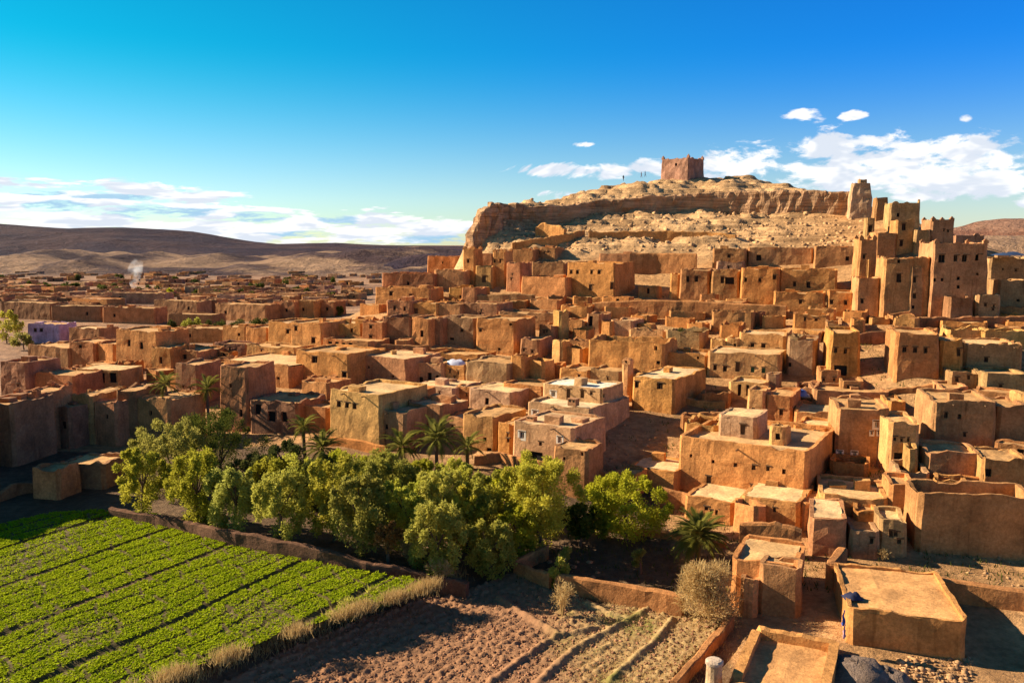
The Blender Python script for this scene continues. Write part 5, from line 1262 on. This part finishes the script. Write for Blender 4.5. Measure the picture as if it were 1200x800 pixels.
M_STONE = mud('stone', 0.0)
def stones(name, lab, pts, smin, smax, colr, cat='rubble'):
    P = np.array(pts); n = len(P)
    base = np.array([(1,0,-.5),(-.5,.87,-.5),(-.5,-.87,-.5),(.7,.7,.35),(-.9,.1,.35),(.2,-.9,.35),(0,0,.8)])
    fc = np.array([(0,1,3),(1,4,3),(1,2,4),(2,5,4),(2,0,5),(0,3,5),(3,4,6),(4,5,6),(5,3,6)])
    s = smin * (smax / smin) ** (rng.random(n) ** 2.2); a = rng.uniform(0, 6.28, n)
    B = base[None] * (1 + rng.normal(size=(n, 7, 3)) * .2) * s[:, None, None] * np.array([1, .8, .7])
    ca, sa = np.cos(a)[:, None], np.sin(a)[:, None]
    V = np.stack([B[..., 0] * ca - B[..., 1] * sa, B[..., 0] * sa + B[..., 1] * ca, B[..., 2]], -1) + P[:, None]
    Fc = (fc[None] + (np.arange(n) * 7)[:, None, None]).reshape(-1, 3)
    o = bpy.data.objects.new(name, npmesh(name, V.reshape(-1, 3), Fc, M_STONE)); o.color = colr + (1,)
    put(o, lab, cat, kind='stuff')
def gz_at(x, y):
    i = int(np.clip(np.searchsorted(gx, x) - 1, 0, nx - 2)); j = int(np.clip(np.searchsorted(gy, y) - 1, 0, ny - 2))
    return GZ[j, i]
pts = []
for _ in range(3200):
    px, py = random.uniform(560, 1010), random.uniform(232, 296); Q = hit_quick(px, py)
    if Q[1] < 330: pts.append((Q[0], Q[1], gz_at(Q[0], Q[1]) + .05))
stones('boulders', 'pale boulders strewn over the rocky hilltop slope', pts, .15, 1.1, (.52,.30,.14), 'boulders')
pts = []
for (xa, ya, xb, yb, k) in ((605,343,700,358,260),(735,300,790,346,120),(690,500,775,545,220),(640,370,700,400,120),(740,366,830,386,200),(900,365,1000,386,160),(1010,385,1048,440,140),(930,455,960,480,60),(1150,690,1210,705,200),(1060,650,1200,690,120),(980,700,1000,740,30),(1050,772,1140,806,420),(540,334,560,345,80),(590,300,640,312,80),(700,430,860,470,120),(640,660,700,690,60)):
    for _ in range(k):
        Q = hit_quick(random.uniform(xa, xb), random.uniform(ya, yb)); pts.append((Q[0], Q[1], gz_at(Q[0], Q[1]) + .03))
stones('rubble', 'loose rubble stones in yards, lanes and on slopes', pts, .06, .42, (.42,.24,.115))
pts = []
for _ in range(7000):
    px, py = random.uniform(300, 850), random.uniform(690, 812)
    a_, b_ = flat(px, py, PZ)
    if inside(np.array([a_]), np.array([b_]), [tuple(p_) for p_ in ws_])[0]: pts.append((a_, b_))
g = np.maximum(ground([p_[0] for p_ in pts], [p_[1] for p_ in pts]), PZ - 1)
stones('earth_clods', 'lumpy earth clods strewn over the plowed field', [(a_, b_, c_ + .14) for (a_, b_), c_ in zip(pts, g)], .06, .2, (.30,.15,.08), 'earth clods')
# grey rock lumps at the lower edge
for i, (px, py, s, lab) in enumerate([(1004,796,2.6,'grey folded rock lump below the square foreground house'),(1040,800,1.9,'grey rock lump beside the rubble heap'),(975,806,.9,'small pale boulder at the foot of the bare orange roof')]):
    Q = hit(px, py); V, F2 = [], []; n = 12; mrow = 7
    for j in range(mrow + 1):
        for k in range(n):
            a = 2 * math.pi * k / n; ph = math.pi / 2 * j / mrow; r_ = s * math.cos(ph) * (1 + .35 * noise.noise(Vector((math.cos(a) * 1.5 + i * 9, math.sin(a) * 1.5, ph * 2))))
            V.append((r_ * math.cos(a), r_ * math.sin(a), s * .62 * math.sin(ph) * (1 + .3 * noise.noise(Vector((a, ph * 3, i)))) - .2))
    for j in range(mrow):
        for k in range(n): F2.append((j*n+k, j*n+(k+1) % n, (j+1)*n+(k+1) % n, (j+1)*n+k))
    o = bpy.data.objects.new('rock', mesh('rock', V, F2, M_ROCK, smooth=True)); o.location = tuple(Q); o.color = (.21,.15,.115,1) if i < 2 else (.5,.36,.25,1)
    put(o, lab, 'rock', kind='thing')

# ------------------------------------------------------------------ people on the summit
def person(px, py, Y, lab, shirt, face, stride=.18):
    Q = wp(px, py, Y); z0 = float(gz_at(Q[0], Q[1])); Q[2] = max(z0, Q[2] - .2)
    pts = {'hip': (0,0,.92), 'waist': (0,0,1.1), 'chest': (0,.02,1.32), 'neck': (0,.02,1.48), 'head': (0,0,1.6), 'crown': (0,0,1.72),
           'sl': (-.19,0,1.4), 'el': (-.25,.05,1.12), 'hl': (-.24,-.1,.9), 'sr': (.19,0,1.4), 'er': (.25,.03,1.12), 'hr': (.26,-.08,.88),
           'kl': (-.1,-stride*.6,.5), 'fl': (-.1,-stride,.05), 'tl': (-.1,-stride-.16,.03), 'kr': (.1,stride*.3,.5), 'fr': (.1,stride,.06), 'tr': (.1,stride-.16,.03), 'pl': (-.09,0,.88), 'pr': (.09,0,.88)}
    rad = {'hip':.15,'waist':.13,'chest':.16,'neck':.055,'head':.1,'crown':.075,'sl':.07,'el':.05,'hl':.04,'sr':.07,'er':.05,'hr':.04,'kl':.065,'fl':.045,'tl':.04,'kr':.065,'fr':.045,'tr':.04,'pl':.1,'pr':.1}
    ed = [('hip','waist'),('waist','chest'),('chest','neck'),('neck','head'),('head','crown'),('chest','sl'),('sl','el'),('el','hl'),('chest','sr'),('sr','er'),('er','hr'),('hip','pl'),('pl','kl'),('kl','fl'),('fl','tl'),('hip','pr'),('pr','kr'),('kr','fr'),('fr','tr')]
    ks = list(pts); me = bpy.data.meshes.new('person'); me.from_pydata([pts[k] for k in ks], [(ks.index(a), ks.index(b_)) for a, b_ in ed], [])
    o = bpy.data.objects.new('person', me); me.materials.append(M_CLOTH); put(o, lab, 'person', kind='thing')
    sk = o.modifiers.new('skin', 'SKIN'); o.modifiers.new('sub', 'SUBSURF').levels = 1
    for i, k in enumerate(ks): me.skin_vertices[0].data[i].radius = (rad[k], rad[k] * .85)
    me.skin_vertices[0].data[0].use_root = True
    o.location = tuple(Q); o.rotation_euler = (0, 0, face); o.color = shirt + (1,); o.scale = (1.1, 1.1, 1.1)
person(730.5, 211.5, 276, 'person in dark clothes standing alone on the crest short of the granary', (.05,.04,.05), .4)
person(751.5, 207.5, 280, 'person in reddish clothes walking on the crest near the granary', (.16,.06,.05), 1.2, .25)
person(756, 206.5, 281, 'person in blue grey clothes walking beside the reddish one near the granary', (.08,.09,.13), 1.3, .25)

# ------------------------------------------------------------------ smoke rising from the distant village
def smoke(px, ybase, ytop, wpx, Y, dens, lab):
    Q = wp(px, ybase, Y); s = Y / F; h = (ybase - ytop) * s; V, F2 = [], []; n = 12; rows = 9
    for j in range(rows):
        f = j / (rows - 1); r_ = wpx * s * (.25 + .75 * f) * (math.sin(math.pi * min(.97, max(.04, f * .9 + .1))) ** .5); ox = wpx * s * .5 * f * f
        for k in range(n):
            a = 2 * math.pi * k / n; V.append((ox + r_ * math.cos(a), r_ * math.sin(a), h * f))
    for j in range(rows - 1):
        for k in range(n): F2.append((j*n+k, j*n+(k+1) % n, (j+1)*n+(k+1) % n, (j+1)*n+k))
    F2.append(tuple(range(n))[::-1]); F2.append(tuple(range((rows-1)*n, rows*n)))
    m = bpy.data.materials.new('smoke'); m.use_nodes = True; t = NT(m.node_tree); t.n.clear(); o_ = t.node('ShaderNodeOutputMaterial')
    nz = t.noise(pos(t), .16, 4, .6)
    v = t.node('ShaderNodeVolumePrincipled', {'Color': (.95,.95,.97,1), 'Density': t.m('MULTIPLY', t.smooth(nz, .44, .7), dens), 'Anisotropy': .3})
    t.l.new(v.outputs[0], o_.inputs['Volume'])
    o = bpy.data.objects.new('smoke', mesh('smoke', V, F2, m)); o.location = tuple(Q)
    put(o, lab, 'smoke', kind='stuff')
smoke(157, 341, 303, 13, 560, .10, 'white smoke column rising behind the pink walled compound')
